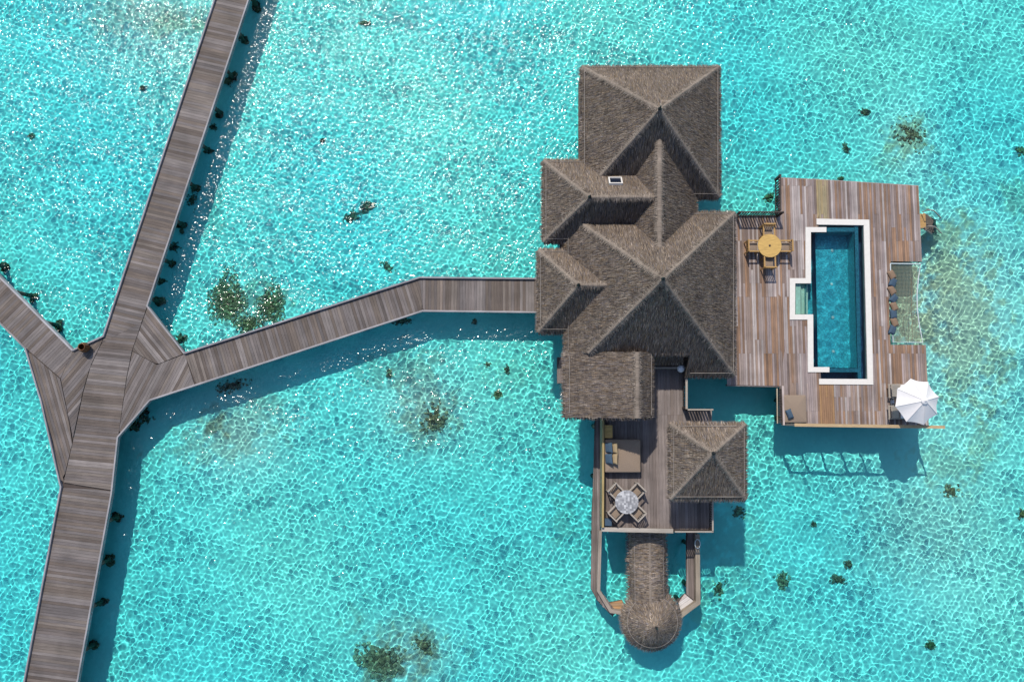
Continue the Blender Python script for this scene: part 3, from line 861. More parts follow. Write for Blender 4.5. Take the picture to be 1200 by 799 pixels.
# ------------------------------------------------------------------ pool deck
pd = thing('pool_deck', 'weathered brown and grey timber pool deck on stilts', 'deck', P(970, 360, 0))
D = DECK_Z
hole = [(946, 262), (1021, 258.5), (1021, 448), (961, 447), (961, 434), (948, 434), (948, 371.5), (928, 371.5), (928, 329), (946.5, 329)]
hole = [(946.5, 268.5), (959, 268.5), (959, 259.5), (1016, 259.5), (1020.5, 448), (962, 447.5), (962, 433), (949, 433), (949, 371.5), (928.5, 371.5), (928.5, 329), (946.5, 329)]
outl = [(852, 253.5), (912.2, 253.5), (912, 208.5), (958, 210.5), (1076, 218), (1080, 306.5), (1042, 306.5), (1044, 404), (1084, 404), (1088, 499), (917.5, 497), (914.5, 452), (852, 451)]
def spec(wx, wy, col):
    a, b, c_ = P(957, 212, D), P(973, 255, D), P(978, 480, D)
    if a.x < wx < b.x and wy > b.y: 
        return rng.choice([(0.31, 0.24, 0.13), (0.28, 0.23, 0.14), (0.25, 0.19, 0.13)])
    if P(960, 470, D).x < wx < c_.x and wy < P(960, 452, D).y:
        return rng.choice([(0.29, 0.17, 0.085), (0.26, 0.15, 0.085)])
    return col
planks('deck_boards', [L2(outl, D), L2(hole, D)], 90, D, pd, MIXED, width=0.105, seams=(2.9, (0.2, 0.2, 0.2, 1.6, 0.9)), special=spec)
strip(L2([(852, 451), (914.5, 452)], D), 0.10, D - .28, D - .045, 0.0, (0.30, 0.24, 0.22)).build('fascia', M_wood, pd)
strip(L2([(912, 208.5), (958, 210.5), (1076, 218), (1080, 306.5)], D), 0.08, D - .3, D - .045, 0.0, (0.32, 0.27, 0.26)).build('fascia', M_wood, pd)
strip(L2([(1084, 404), (1088, 499), (917.5, 497)], D), 0.08, D - .3, D - .045, 0.0, (0.32, 0.27, 0.26)).build('fascia', M_wood, pd)
jm = MB()
for py in (240, 300, 352, 405, 455, 488):
    xa, xb = (918, 1072) if py < 300 else ((866, 924) if py < 450 else (922, 1080))
    strip(L2([(xa, py), (xb, py)], D), 0.14, D - .3, D - .05, mb=jm, col=(0.09, 0.07, 0.06))
jm.build('joist', M_wood, pd)
for px, py in [(x, y) for x in (925, 975, 1025, 1066) for y in (222, 248, 468, 490)] + [(870, 300), (910, 300), (870, 360), (910, 370), (870, 430), (905, 430), (1030, 300), (1070, 300), (1032, 360), (1034, 410), (1076, 412), (1080, 455)]:
    p = P(px, py, D); post(pd, p.x, p.y, D - .05)

# ------------------------------------------------------------------ swimming pool
pool = thing('swimming_pool', 'stepped teal tiled infinity pool with white stone coping set in the deck', 'pool', P(985, 350, DECK_Z - 1.1))
ZC = D + 0.05
cop = MB()
WC = (0.8, 0.77, 0.73)
def quad(mb, pts, z0, z1):
    mb.prism([(v.x, v.y) for v in L2(pts, z1)], z0, z1)
quad(cop, [(957, 256.3), (1018.7, 257.5), (1018.9, 264), (957, 263.2)], D - .25, ZC)
quad(cop, [(1012.3, 264), (1018.9, 264), (1023.5, 450.7), (1016.8, 450.6)], D - .25, ZC)
quad(cop, [(960, 443.7), (1016.6, 444), (1016.8, 450.6), (960, 450.2)], D - .25, ZC)
for q in ([(944, 266.2), (968.5, 266.2), (968.5, 272), (950.3, 272), (950.5, 332), (932, 332), (931.8, 368.4), (953, 368.4), (953.4, 430), (972, 430), (972, 436), (946.8, 436), (946.3, 374.5), (925.5, 374.5), (925.5, 326), (944, 326)],):
    cop.prism([(v.x, v.y) for v in L2(q, ZC)], D - .25, ZC)
cop.build('coping', M_white, pool)
FZ = D - 1.08
WZ = D - 0.04
def wall_ring(mb, pts, z0, z1, zref):
    w_ = L2(pts, zref); n_ = len(w_)
    for i in range(n_):
        a, b = w_[i], w_[(i + 1) % n_]
        mb.add([(a.x, a.y, z0), (b.x, b.y, z0), (b.x, b.y, z1), (a.x, a.y, z1)], [(0, 1, 2, 3)])
inner = [(950.5, 272), (1001, 272), (1005, 431), (953.3, 430.3), (952.8, 368.6), (945.5, 368.6), (945.5, 331.8), (950.5, 331.8)]
fl = MB(); w_ = L2(inner, ZC); fl.add([(v.x, v.y, FZ) for v in w_], [list(range(len(w_)))[::-1]])
fl.build('pool_floor', M_tile, pool)
wl = MB(); wall_ring(wl, inner, FZ, WZ + 0.01, ZC); wl.build('pool_wall', M_tile, pool)
# infinity edge: a navy wall with its top just under the water, trough outside it
ed = MB()
quad(ed, [(1001.2, 263.5), (1005.5, 263.5), (1009.3, 443.5), (1005.2, 443.5)], FZ, WZ - 0.035)
quad(ed, [(968.8, 266.8), (1001, 266.8), (1001, 271.8), (968.8, 271.8)], FZ, WZ - 0.035)
quad(ed, [(972.2, 431.2), (1005, 431.2), (1005, 436), (972.2, 436)], FZ, WZ - 0.035)
ed.build('infinity_edge', tile_mat('deep_teal_mosaic', (0.015, 0.09, 0.13), (0.03, 0.17, 0.22), 0.06), pool)
tg = MB(); trough = [(957, 259.8), (1015.6, 259.8), (1020, 447.5), (961, 447)]
w_ = L2(trough, ZC); tg.add([(v.x, v.y, FZ - 0.02) for v in w_], [(3, 2, 1, 0)]); wall_ring(tg, trough, FZ - .02, D - .24, ZC)
tg.build('overflow_trough', M_navy, pool)
shf = MB()
for i, (xa, xb, zz) in enumerate(((932, 938, 0.16), (938, 942, 0.34), (942, 945.6, 0.55))):
    quad(shf, [(xa, 332.2), (xb - .1, 332.2), (xb - .1, 368.2), (xa, 368.2)], FZ, WZ - zz)
shf.build('shallow_steps', M_shelf, pool)
lp = []
for (px, py) in ((972, 295), (972, 334), (973.5, 373), (974, 412)):  # plain white discs set on the pool floor
    p = P(px, py, FZ); lm = MB(); lm.lathe((p.x, p.y, FZ), [(0.075, 0.0), (0.075, 0.03), (0.05, 0.04), (0.0, 0.04)], 14); lm.build('floor_disc', M_white, pool)
# pool water
wmin, wmax = P(926, 446, WZ), P(1019, 260, WZ)
inpoly = L2([(931, 331.5), (950, 331.5), (949.8, 271.5), (957.5, 271.5), (957.5, 262.8), (1014, 263), (1018, 445), (961, 445), (961, 430.5), (953, 430.5), (952.5, 369), (931, 369)], WZ)
def inside(x, y, poly):
    r_ = False
    for i in range(len(poly)):
        a, b = poly[i], poly[(i + 1) % len(poly)]
        if (a.y > y) != (b.y > y) and x < a.x + (y - a.y) / (b.y - a.y) * (b.x - a.x): r_ = not r_
    return r_
gx = np.arange(wmin.x, wmax.x, 0.05); gy = np.arange(wmin.y, wmax.y, 0.05)
PXX, PYY = np.meshgrid(gx, gy)
PZ = WZ + wavefield(PXX, PYY, 17, 30, 0.55, 0.0022, (-0.5, 1.2))
pm = MB(); idx = {}
vs, fs = [], []
mask = np.array([[inside(x + .025, y + .025, inpoly) for x in gx] for y in gy])
for j in range(len(gy) - 1):
    for i in range(len(gx) - 1):
        if mask[j, i]:
            f = []
            for (jj, ii) in ((j, i), (j, i + 1), (j + 1, i + 1), (j + 1, i)):
                if (jj, ii) not in idx:
                    idx[(jj, ii)] = len(vs); vs.append((gx[ii], gy[jj], PZ[jj, ii]))
                f.append(idx[(jj, ii)])
            fs.append(f)
pm.add(vs, fs, smooth=True)
pw_ = pm.build('pool_water', M_poolwater, pool)
pw_.cycles.is_caustics_caster = True
for o in [x for x in bpy.data.objects if x.parent == pool and x.name != pw_.name]: o.cycles.is_caustics_receiver = True

# ------------------------------------------------------------------ railings and fences
def fence(label, p0, p1, z, h, n_slats, posts=2, mat=M_dark, slat=(0.07, 0.022), top=0.09, group=None, name='slatted_fence', mats=None):
    p0, p1 = Vector((p0.x, p0.y, z)), Vector((p1.x, p1.y, z))
    mid = (p0 + p1) / 2
    t = thing(name, label, 'fence', mid, 0, group)
    d = (p1 - p0); ln = d.length; a = math.atan2(d.y, d.x)
    for i in range(posts):
        q = p0.lerp(p1, i / (posts - 1)); mb = MB(); mb.box((q.x, q.y, z + h / 2), (0.10, 0.10, h), a); mb.build('fence_post', mat, t)
    mb = MB(); mb.box((mid.x, mid.y, z + h + 0.022), (ln + .1, top, 0.04), a); mb.build('top_rail', mats or mat, t)
    if n_slats:
        mb = MB()
        for i in range(n_slats):
            q = p0.lerp(p1, (i + .5) / n_slats); mb.box((q.x, q.y, z + h / 2 + .02), (slat[0], slat[1], h - .05), a)
        mb.build('slats', mat, t)
        mb = MB(); mb.box((mid.x, mid.y, z + 0.06), (ln - .1, 0.05, 0.05), a); mb.build('bottom_rail', mat, t)
    return t

fence('dark slatted fence between the main roof and the dining area of the pool deck', P(862, 253.5, D), P(911, 253.5, D), D, 0.85, 16, mat=M_dark, slat=(0.06, 0.03), top=0.06)
fence('short dark slatted fence along the deck edge above the round dining table', P(908.5, 211, D), P(908.5, 250, D), D, 0.8, 12, mat=M_dark, slat=(0.06, 0.03), top=0.06)
ldg = thing('planting_ledge', 'narrow slatted ledge against the deck corner with green climbers', 'ledge', P(913, 475, D))
mb = MB(); 
for i in range(22):
    q = P(913.2, 456 + i * 1.85, D); mb.box((q.x, q.y, D + .05), (0.22, 0.045, 0.5), 0.0, (0.2, 0.17, 0.13))
mb.build('slats', M_dark, ldg)
strip(L2([(910.5, 455), (911, 496)], D + .3), 0.05, D + .26, D + .32, col=(0.35, 0.30, 0.22)).build('rail', M_wood, ldg)
strip(L2([(917, 452), (918.5, 498)], D + .32), 0.09, D + .02, D + .36, col=(0.42, 0.35, 0.33)).build('rail', M_wood, ldg)
# south railing of the pool deck
a_, b_ = P(920, 497.3, D), P(1087.5, 499.8, D)
sr = fence('long tan timber railing on posts along the lower edge of the pool deck', a_, b_, D, 1.45, 0, posts=8, mat=M_pale, top=0.15, name='railing', mats=surf('tan_timber', (0.42, 0.30, 0.17), 0.7, (3, 20, 3), 0.25, 0.1, space='o'))
# terrace fences
T = TERR_Z

# ------------------------------------------------------------------ upper terrace
tr_ = thing('terrace', 'raised timber terrace between the south gable and the small square thatched roof', 'terrace', P(770, 540, 0))
planks('deck_boards', [L2([(763, 424), (801.5, 424), (801.5, 479), (833, 479), (833, 621), (707, 621), (707, 478), (763, 478)], T)], 90, T, tr_, TERRC, width=0.15, seams=(9.0, (0.0,)), run=2)
strip(L2([(706, 621.5), (833, 621.5)], T), 0.08, T - .3, T - .045, col=(0.3, 0.25, 0.22)).build('fascia', M_wood, tr_)
strip(L2([(833.5, 622), (833.5, 479)], T), 0.08, T - .3, T - .045, col=(0.3, 0.25, 0.22)).build('fascia', M_wood, tr_)
tw = MB(); q = rect(716, 488, 795, 590, T)
tw.prism([(v.x, v.y) for v in q], D - .05, T - .06); tw.build('wall', M_wall, tr_)
tw = MB(); q = rect(766, 442, 799, 488, T); tw.prism([(v.x, v.y) for v in q], D - .05, T - .06); tw.build('wall', M_wall, tr_)
for px, py in ((712, 495), (712, 555), (712, 614), (770, 614), (826, 614), (826, 555), (826, 490), (797, 445)):
    p = P(px, py, T); post(tr_, p.x, p.y, T - .05)
# west parapet with yellowish cap
wp = thing('parapet', 'low timber parapet with golden cap along the terrace side beside the daybed', 'parapet', P(707, 555, T))
strip(L2([(707, 488), (706.5, 618)], T + .5), 0.10, T - .4, T + .5, col=(0.20, 0.14, 0.09)).build('panel', M_wood, wp)
strip(L2([(707, 488), (706.5, 618)], T + .55), 0.10, T + .502, T + .55, col=(0.33, 0.25, 0.11)).build('cap', M_wood, wp)
sp = thing('parapet', 'low timber parapet with wide grey cap on the terrace edge above the thatched passage', 'parapet', P(750, 620, T))
strip(L2([(706, 620.5), (789, 622.5)], T + .35), 0.10, T - .3, T + .35, col=(0.20, 0.16, 0.13)).build('panel', M_wood, sp)
strip(L2([(705, 620), (789, 622)], T + .4), 0.2, T + .352, T + .4, col=(0.36, 0.32, 0.28)).build('cap', M_wood, sp)
fence('grey slatted railing at the terrace corner below the small square roof', P(789, 620.5, T), P(831, 620.5, T), T, 0.6, 18, mat=M_dark, top=0.07, mats=M_pale, slat=(0.05, 0.03))
fence('short grey slatted railing beside the water below the small square roof', P(831.5, 586, T), P(831.5, 619, T), T, 0.6, 12, mat=M_dark, top=0.07, mats=M_pale, slat=(0.05, 0.03))
fence('grey slatted railing beside the globe lamp at the head of the terrace path', P(764, 432, T), P(798, 432, T), T, 0.85, 10, mat=M_pale, top=0.05, slat=(0.09, 0.03))
fence('long grey slatted railing on the water side of the terrace path', P(800.5, 436, T), P(800.5, 478, T), T, 0.75, 14, mat=M_dark, top=0.10, mats=M_pale, slat=(0.05, 0.03))
fence('short grey slatted railing jutting out above the small square roof', P(803, 480, T), P(830, 480, T), T, 0.75, 8, mat=M_dark, top=0.07, mats=M_pale, slat=(0.09, 0.03))
# globe lamp
p = P(797.5, 432, T + .8)
gl_ = thing('globe_lamp', 'pale blue globe lamp on a post at the corner of the terrace path', 'lamp', (p.x, p.y, T))
mb = MB(); mb.tube([(0, 0, 0), (0, 0, 0.72)], 0.04, 10); mb.build('lamp_post', M_dark, gl_, False)
mb = MB(); mb.lathe((0, 0, 0.9), [(0.0, -0.19)] + [(0.19 * math.sin(R(a)), -0.19 * math.cos(R(a))) for a in range(15, 180, 15)] + [(0.0, 0.19)], 20); mb.build('globe', M_globe, gl_, False)

# ------------------------------------------------------------------ gazebo
gz = thing('gazebo', 'square thatched pavilion with pointed roof over the terrace corner', 'gazebo', P(830, 540, T))
GE = 4.55
hip_roof(gz, [P(786, 585, GE), P(874, 585, GE), P(874, 497, GE), P(786, 497, GE)], P(836, 531, 6.35), density=300, drop=0.34, tint=1.12)
for px, py in ((795, 506), (866, 506), (866, 574), (795, 574)):
    p = P(px, py, GE - .3)
    post(gz, p.x, p.y, GE - .3, T - 2.6 if px > 830 else T, r=0.08, mat=M_dark)
fm = MB(); q = rect(800, 512, 862, 570, T + .45); fm.prism([(v.x, v.y) for v in q][0:4], T - .3, T + 0.004); fm.build('platform', M_dark, gz)

# ------------------------------------------------------------------ thatched passage with round roof
tp = thing('thatched_passage', 'narrow barrel thatched passage ending in a round conical thatched roof over the water', 'pavilion', P(762, 690, 0))
bm_ = MB()
ra, rb = P(761, 612, 1.95), P(762.5, 712, 1.95)
hw = 0.88
prof = [(math.radians(a)) for a in range(8, 173, 12)]
d = (rb - ra); dn = d.normalized(); sdv = Vector((-dn.y, dn.x, 0)) * -1
N_ = 18
vs, st = [], []
for i in range(N_ + 1):
    c = ra + d * (i / N_)
    for j, t in enumerate(prof):
        hgt = 0.85 * (math.sin(t) ** 0.9)
        vs.append(Vector((c.x, c.y, 1.1 + hgt)) + sdv * (-hw * math.cos(t))); st.append((i * .14, j * .16, 0))
K = len(prof)
bm_.add(vs, [(i * K + j, (i + 1) * K + j, (i + 1) * K + j + 1, i * K + j + 1) for i in range(N_) for j in range(K - 1)], (0.19, 0.155, 0.125), st, smooth=True)
TB = [tuple(x * 1.3 for x in c) for c in TH]
k = 3200
pts, ds, ns = [], [], []
for _ in range(k):
    t = math.radians(nrng.uniform(8, 172)); c = ra + d * nrng.uniform(0, 1)
    pts.append(Vector((c.x, c.y, 1.1 + 0.85 * math.sin(t) ** .9)) + sdv * (-hw * math.cos(t)))
    nn = (sdv * (-math.cos(t) * .85) + Vector((0, 0, math.sin(t)))).normalized()
    s_ = -1 if t < math.pi / 2 else 1
    dd = (sdv * s_ - nn * (sdv * s_).dot(nn)).normalized(); ds.append(dd); ns.append(nn)
blades(bm_, pts, ds, ns, 0.22, 0.026, TB, 0.05, 0.08)
for s_ in (-1, 1):
    k = 380
    pts = [ra + d * nrng.uniform() + sdv * (s_ * (hw - .06)) for _ in range(k)]
    pts = [Vector((p.x, p.y, 1.12 + nrng.uniform(-.1, .12))) for p in pts]
    blades(bm_, pts, [(sdv * s_ + Vector((0, 0, -.5))).normalized()] * k, [(sdv * s_ * .5 + Vector((0, 0, 1))).normalized()] * k, 0.26, 0.045, TB, 0.1, .25)
pr = bm_.build('barrel_roof', M_thatch, tp)
mb = MB(); cap_line(mb, ra - Vector((0, 0, .02)), rb - Vector((0, 0, .02)), 0.16, 0.05, 60); mb.build('ridge_cap', M_thatch, pr)
mb = MB()
for s_ in (-1, 1):
    a, b = ra + sdv * s_ * .7, rb + sdv * s_ * .7; mb.tube([(a.x, a.y, 1.66), (b.x, b.y, 1.66)], 0.016, 6, (0.25, 0.22, 0.20))
mb.build('eave_pole', M_wood, pr)
cc = P(763, 726, 1.3); cr = 1.46; ap = Vector((cc.x, cc.y, 2.75))
cm = MB()
rings = [(cr * f, 1.3 + 1.45 * (1 - f ** 1.45)) for f in (1.0, .8, .6, .4, .2, .05)]
vs = [(cc.x + r_ * math.cos(2 * math.pi * k_ / 40), cc.y + r_ * math.sin(2 * math.pi * k_ / 40), z_) for r_, z_ in rings for k_ in range(40)]
st = [(2 * math.pi * k_ / 40 * 1.4, -r_, 0) for r_, z_ in rings for k_ in range(40)]
cm.add(vs, [(i * 40 + k_, i * 40 + (k_ + 1) % 40, (i + 1) * 40 + (k_ + 1) % 40, (i + 1) * 40 + k_) for i in range(5) for k_ in range(40)], (0.19, 0.155, 0.125), st, smooth=True)
cm.add([(cc.x + cr * .98 * math.cos(2 * math.pi * k_ / 40), cc.y + cr * .98 * math.sin(2 * math.pi * k_ / 40), 1.12) for k_ in range(40)], [list(range(40))[::-1]], (0.1, 0.08, 0.06))
pts, ds, ns = [], [], []
for _ in range(4200):
    a = nrng.uniform(0, 6.283); f = math.sqrt(nrng.uniform(0, 1))
    rad = Vector((math.cos(a), math.sin(a), 0))
    pts.append(cc + rad * cr * f + Vector((0, 0, 1.45 * (1 - f ** 1.45))))
    ds.append((rad - Vector((0, 0, 1.0))).normalized()); ns.append((rad + Vector((0, 0, 1.0))).normalized())
for _ in range(900):
    a = nrng.uniform(0, 6.283); rad = Vector((math.cos(a), math.sin(a), 0))
    pts.append(cc + rad * (cr - .06) - Vector((0, 0, nrng.uniform(-.05, .2))))
    ds.append((rad - Vector((0, 0, .6))).normalized()); ns.append((rad * .7 + Vector((0, 0, 1.0))).normalized())
blades(cm, pts, ds, ns, 0.20, 0.026, TB, 0.06, .12)
cro = cm.build('conical_roof', M_thatch, tp)
mb = MB()
ring = [(cc.x + 1.22 * math.cos(2 * math.pi * k_ / 40), cc.y + 1.22 * math.sin(2 * math.pi * k_ / 40), 1.68) for k_ in range(41)]
mb.tube(ring, 0.016, 6, (0.25, 0.22, 0.20), cap=False); mb.build('eave_pole', M_wood, cro)
mb = MB(); mb.lathe(ap, [(0.08, -0.05), (0.06, 0.06), (0.025, 0.1), (0.03, 0.26), (0.0, 0.3)], 8); mb.build('finial', M_black, cro)
mb = MB(); mb.lathe((cc.x, cc.y, 0), [(1.1, 1.15), (1.1, 0.35), (0, 0.35)], 24, smooth=True); mb.build('wall', M_wall, tp)
mb = MB(); a, b = ra, rb; strip([a, b], 1.5, 0.35, 1.1, mb=mb, col=(0.14, 0.1, 0.07)); mb.build('wall', M_wood, tp)
for a in range(0, 360, 60): post(tp, cc.x + .95 * math.cos(R(a)), cc.y + .95 * math.sin(R(a)), 0.36)
for f in (0.2, 0.55): 
    for s_ in (-.6, .6): q = ra + d * f + sdv * s_; post(tp, q.x, q.y, 0.36)

# ------------------------------------------------------------------ narrow boardwalk round the passage
nb = thing('boardwalk', 'narrow weathered boardwalk along the golden parapet side of the terrace', 'boardwalk', P(700, 610, 0))
W9 = 0.9
planks('deck_boards', [L2([(697, 486), (704, 486), (703, 690), (716, 708), (722, 716), (718, 722), (700, 703), (692.5, 689), (693.5, 600), (695.5, 560)], W9)], 90, W9, nb, TERRC, width=0.11)
strip(L2([(703.5, 622), (701.5, 692), (716, 716), (728, 718)], W9 + .3), 0.16, W9 - .2, W9 + .28, col=(0.27, 0.225, 0.19)).build('rail_beam', M_wood, nb)
planks('landing', [L2([(713, 706), (729, 703), (734, 716), (723, 720)], W9 - .15)], 0, W9 - .15, nb, [(0.34, 0.2, 0.1), (0.3, 0.2, 0.12)], width=0.12)
for py in (500, 560, 630, 680): p = P(699, py, W9); post(nb, p.x, p.y, W9 - .05)
ne_ = thing('boardwalk', 'short narrow boardwalk with pale end boards and a tan rail beam', 'boardwalk', P(812, 665, 0))
planks('deck_boards', [L2([(804, 622), (814.5, 622), (814.5, 704), (804.5, 696)], W9)], 90, W9, ne_, TERRC, width=0.12)
strip(L2([(817.5, 626), (818.3, 706), (797, 722)], W9 + .35), 0.22, W9 - .2, W9 + .33, col=(0.27, 0.225, 0.175)).build('rail_beam', M_wood, ne_)
planks('end_boards', [L2([(794.5, 703.5), (802.5, 695.5), (815.5, 706), (798.5, 719.5)], W9 + .02)], 35, W9 + .02, ne_, [(0.50, 0.47, 0.46), (0.42, 0.36, 0.34)], width=0.15)
for px, py in ((810, 640), (810, 690), (800, 708)): p = P(px, py, W9); post(ne_, p.x, p.y, W9 - .05)
p = P(817.5, 637, W9 + .42)
rp_ = thing('rope_coil', 'coil of pale rope lying on the tan rail beam near the terrace', 'rope', (p.x, p.y, W9 + .345))
mb = MB()
for k_ in range(3): mb.tube([(0.13 * math.cos(2 * math.pi * i / 18), 0.22 * math.sin(2 * math.pi * i / 18), 0.018 + k_ * .03) for i in range(19)], 0.018, 6)
mb.build('rope', M_rope, rp_, False)

# swim ladder at the east edge
p = P(1079, 257, D)
ld = thing('water_stairs', 'wooden stairs with golden top tread descending from the pool deck into the lagoon', 'stairs', p)
mb = MB(); mb.box((0.16, -0.05, -.18), (0.34, 0.75, 0.06)); mb.build('top_tread', M_chair, ld, False)
for k_ in range(5):
    mb = MB(); mb.box((0.46 + k_ * .24, -0.05, -.40 - k_ * .28), (0.24, 0.8, 0.05)); mb.build('tread', M_post, ld, False)
for s_ in (-1, 1):
    mb = MB(); mb.tube([(0.3, -0.05 + s_ * .42, -.25), (1.85, -.05 + s_ * .42, -2.0)], 0.045, 6); mb.tube([(0.1, -0.05 + s_ * .42, .0), (0.1, -.05 + s_ * .42, .5), (0.5, -.05 + s_ * .42, .35), (1.7, -.05 + s_ * .42, -1.2)], 0.03, 6)
    o = mb.build('handrail', M_pale, ld, False); o.cycles.is_caustics_receiver = True

# ------------------------------------------------------------------ hammock net and cushions
NZ = D - 0.03
hn = thing('hammock_net', 'overwater lounging net with white rope border between the two parts of the pool deck', 'net', P(1060, 355, NZ))
outline = [(1043, 309), (1078.5, 309.5), (1076, 325), (1074.3, 345), (1074.5, 362), (1076.8, 380), (1081, 401.5), (1046, 401)]
w_ = L2(outline, NZ)
nm = MB()
G = 16
left = [w_[0].lerp(w_[7], i / G) for i in range(G + 1)]
rr = w_[1:7]
def poly_at(f):
    ls = [(b - a).length for a, b in zip(rr[:-1], rr[1:])]; t = f * sum(ls)
    for a, b, l_ in zip(rr[:-1], rr[1:], ls):
        if t <= l_ + 1e-6: return a.lerp(b, t / l_)
        t -= l_
    return rr[-1]
right = [poly_at(i / G) for i in range(G + 1)]
vs = []
for i in range(G + 1):
    for j in range(9):
        q = left[i].lerp(right[i], j / 8); sag = 0.22 * math.sin(math.pi * i / G) ** .7 * math.sin(math.pi * j / 8) ** .7
        vs.append((q.x, q.y, NZ - sag))
nm.add(vs, [(i * 9 + j, i * 9 + j + 1, (i + 1) * 9 + j + 1, (i + 1) * 9 + j) for i in range(G) for j in range(8)], smooth=True)
nm.build('net', M_net, hn)
mb = MB(); mb.tube([(v.x, v.y, NZ + .03) for v in w_ + [w_[0]]], 0.03, 8, cap=False); mb.build('rope_border', M_rope, hn)
mb = MB(); q0, q1 = P(1068, 325, NZ - .2), P(1069, 398, NZ - .2); mb.tube([q0, q1], 0.02, 6); mb.build('support_rope', M_post, hn)
cus = [(1044.3, 322, 'brown', M_brown), (1045.5, 331, 'blue', M_blue), (1044.5, 340, 'brown', M_brown), (1046.5, 350, 'blue', M_blue),
       (1047, 359, 'brown', M_brown), (1046.3, 368, 'blue', M_blue), (1047.5, 377.5, 'brown', M_brown), (1045, 386.5, 'blue', M_blue)]
places = ['at the top end of the cushion row on the net', 'second from the top of the cushion row on the net', 'third from the top of the cushion row on the net', 'just above the middle of the cushion row on the net',
          'just below the middle of the cushion row on the net', 'third from the bottom of the cushion row on the net', 'second from the bottom of the cushion row on the net', 'at the bottom end of the cushion row on the net']
def cushion(mb, w=0.42, l=0.42, t=0.16, rz=0.0, c=(0, 0, 0), rx=0.0):
    Mx = Matrix.Rotation(rz, 3, 'Z') @ Matrix.Rotation(rx, 3, 'X')
    n_ = 10; vs = []
    for sgn in (1, -1):
        for i in range(n_ + 1):
            for j in range(n_ + 1):
                u_, v_ = i / n_ * 2 - 1, j / n_ * 2 - 1
                pin = 1 - 0.09 * (1 - abs(u_) ** 2) * abs(v_) ** 4 ; pin2 = 1 - 0.09 * (1 - abs(v_) ** 2) * abs(u_) ** 4
                h_ = t / 2 * ((1 - u_ ** 4) * (1 - v_ ** 4)) ** 0.45
                vs.append(Vector(c) + Mx @ Vector((u_ * w / 2 * pin2, v_ * l / 2 * pin, sgn * h_)))
    m_ = (n_ + 1) ** 2; fs = []
    for s_ in (0, 1):
        for i in range(n_):
            for j in range(n_):
                f = [s_ * m_ + i * (n_ + 1) + j, s_ * m_ + (i + 1) * (n_ + 1) + j, s_ * m_ + (i + 1) * (n_ + 1) + j + 1, s_ * m_ + i * (n_ + 1) + j + 1]
                fs.append(f if s_ == 0 else f[::-1])
    mb.add(vs, fs, smooth=True)
protoC = {}
for i, (px, py, cn_, mt) in enumerate(cus):
    p = P(px + 1, py, NZ + .1)
    if cn_ not in protoC:
        mb = MB(); cushion(mb, 0.38, 0.50, 0.22); o = mb.build('cushion', mt); protoC[cn_] = o
    else:
        o = protoC[cn_].copy(); COL.objects.link(o)
    o.location = (p.x, p.y, NZ + .06); o.rotation_euler = (0, R(18), R(rng.uniform(-25, 25) + (25 if cn_ == 'brown' else -20)))
    tag(o, f'{cn_} square cushion {places[i]}', 'cushion', 'cushions along the net')

# ------------------------------------------------------------------ furniture on the pool deck
def dining_chair(label, group, teak=True):
    t = thing('dining_chair', label, 'chair', (0, 0, 0), 0, group)
    mf = M_chair if teak else M_pale
    for sx in (-1, 1):
        for sy in (-1, 1):
            mb = MB(); h_ = 0.66 if sy < 0 else 0.85
            mb.box((sx * .27, sy * .26, h_ / 2), (0.05, 0.05, h_)); mb.build('leg', mf, t, False)
        mb = MB(); mb.box((sx * .27, -0.01, 0.68), (0.07, 0.60, 0.035)); mb.build('armrest', mf, t, False)
    mb = MB(); mb.box((0, -.01, .40), (0.485, 0.52, 0.05)); mb.build('seat_frame', mf, t, False)
    mb = MB(); mb.rbox((0, -.02, .455), (0.47, 0.50, 0.06), 0.025); mb.build('seat', M_cush, t, False)
    mb = MB(); mb.box((0, .275, .86), (0.60, 0.06, 0.06)); 
    for k_ in range(5): mb.box((-.18 + k_ * .09, .272, .62), (0.045, 0.022, 0.42))
    mb.build('backrest', mf, t, False)
    return t

p = P(902, 288, D + .72)
dt = thing('dining_table', 'round golden teak table with a dark centre hole on the pool deck', 'table', (p.x, p.y, D))
mb = MB(); mb.lathe((0, 0, 0), [(0.06, .67), (0.56, .67), (0.60, .69), (0.60, .72), (0.59, .735), (0.06, .735), (0.06, .67)], 40, smooth=False); mb.build('tabletop', M_teak, dt, False)
mb = MB(); mb.lathe((0, 0, 0), [(0.0, .70), (0.045, .70), (0.045, .745), (0.03, .75), (0.0, .75)], 14); mb.build('centre_cap', M_dark, dt, False)
for a in range(45, 360, 90):
    mb = MB(); mb.tube([(0.36 * math.cos(R(a)), 0.36 * math.sin(R(a)), 0), (0.30 * math.cos(R(a)), 0.30 * math.sin(R(a)), .67)], 0.035, 8); mb.build('leg', M_teak, dt, False)
ch0 = None
for (dx, dy, rz, nm_) in ((0.0, 0.82, 0, 'nearest the slatted fence'), (0.0, -0.84, 180, 'farthest from the slatted fence'), (-0.82, 0, 90, 'on the side of the thatched roof'), (0.84, 0, -90, 'on the side of the pool')):
    lab = f'golden teak armchair at the round teak table {nm_}'
    if ch0 is None: ch0 = c_ = dining_chair(lab, 'teak chairs round the teak table')
    else: c_ = copy_tree(ch0); tag(c_, lab)
    c_.location = (p.x + dx, p.y + dy, D); c_.rotation_euler = (0, 0, R(rz))

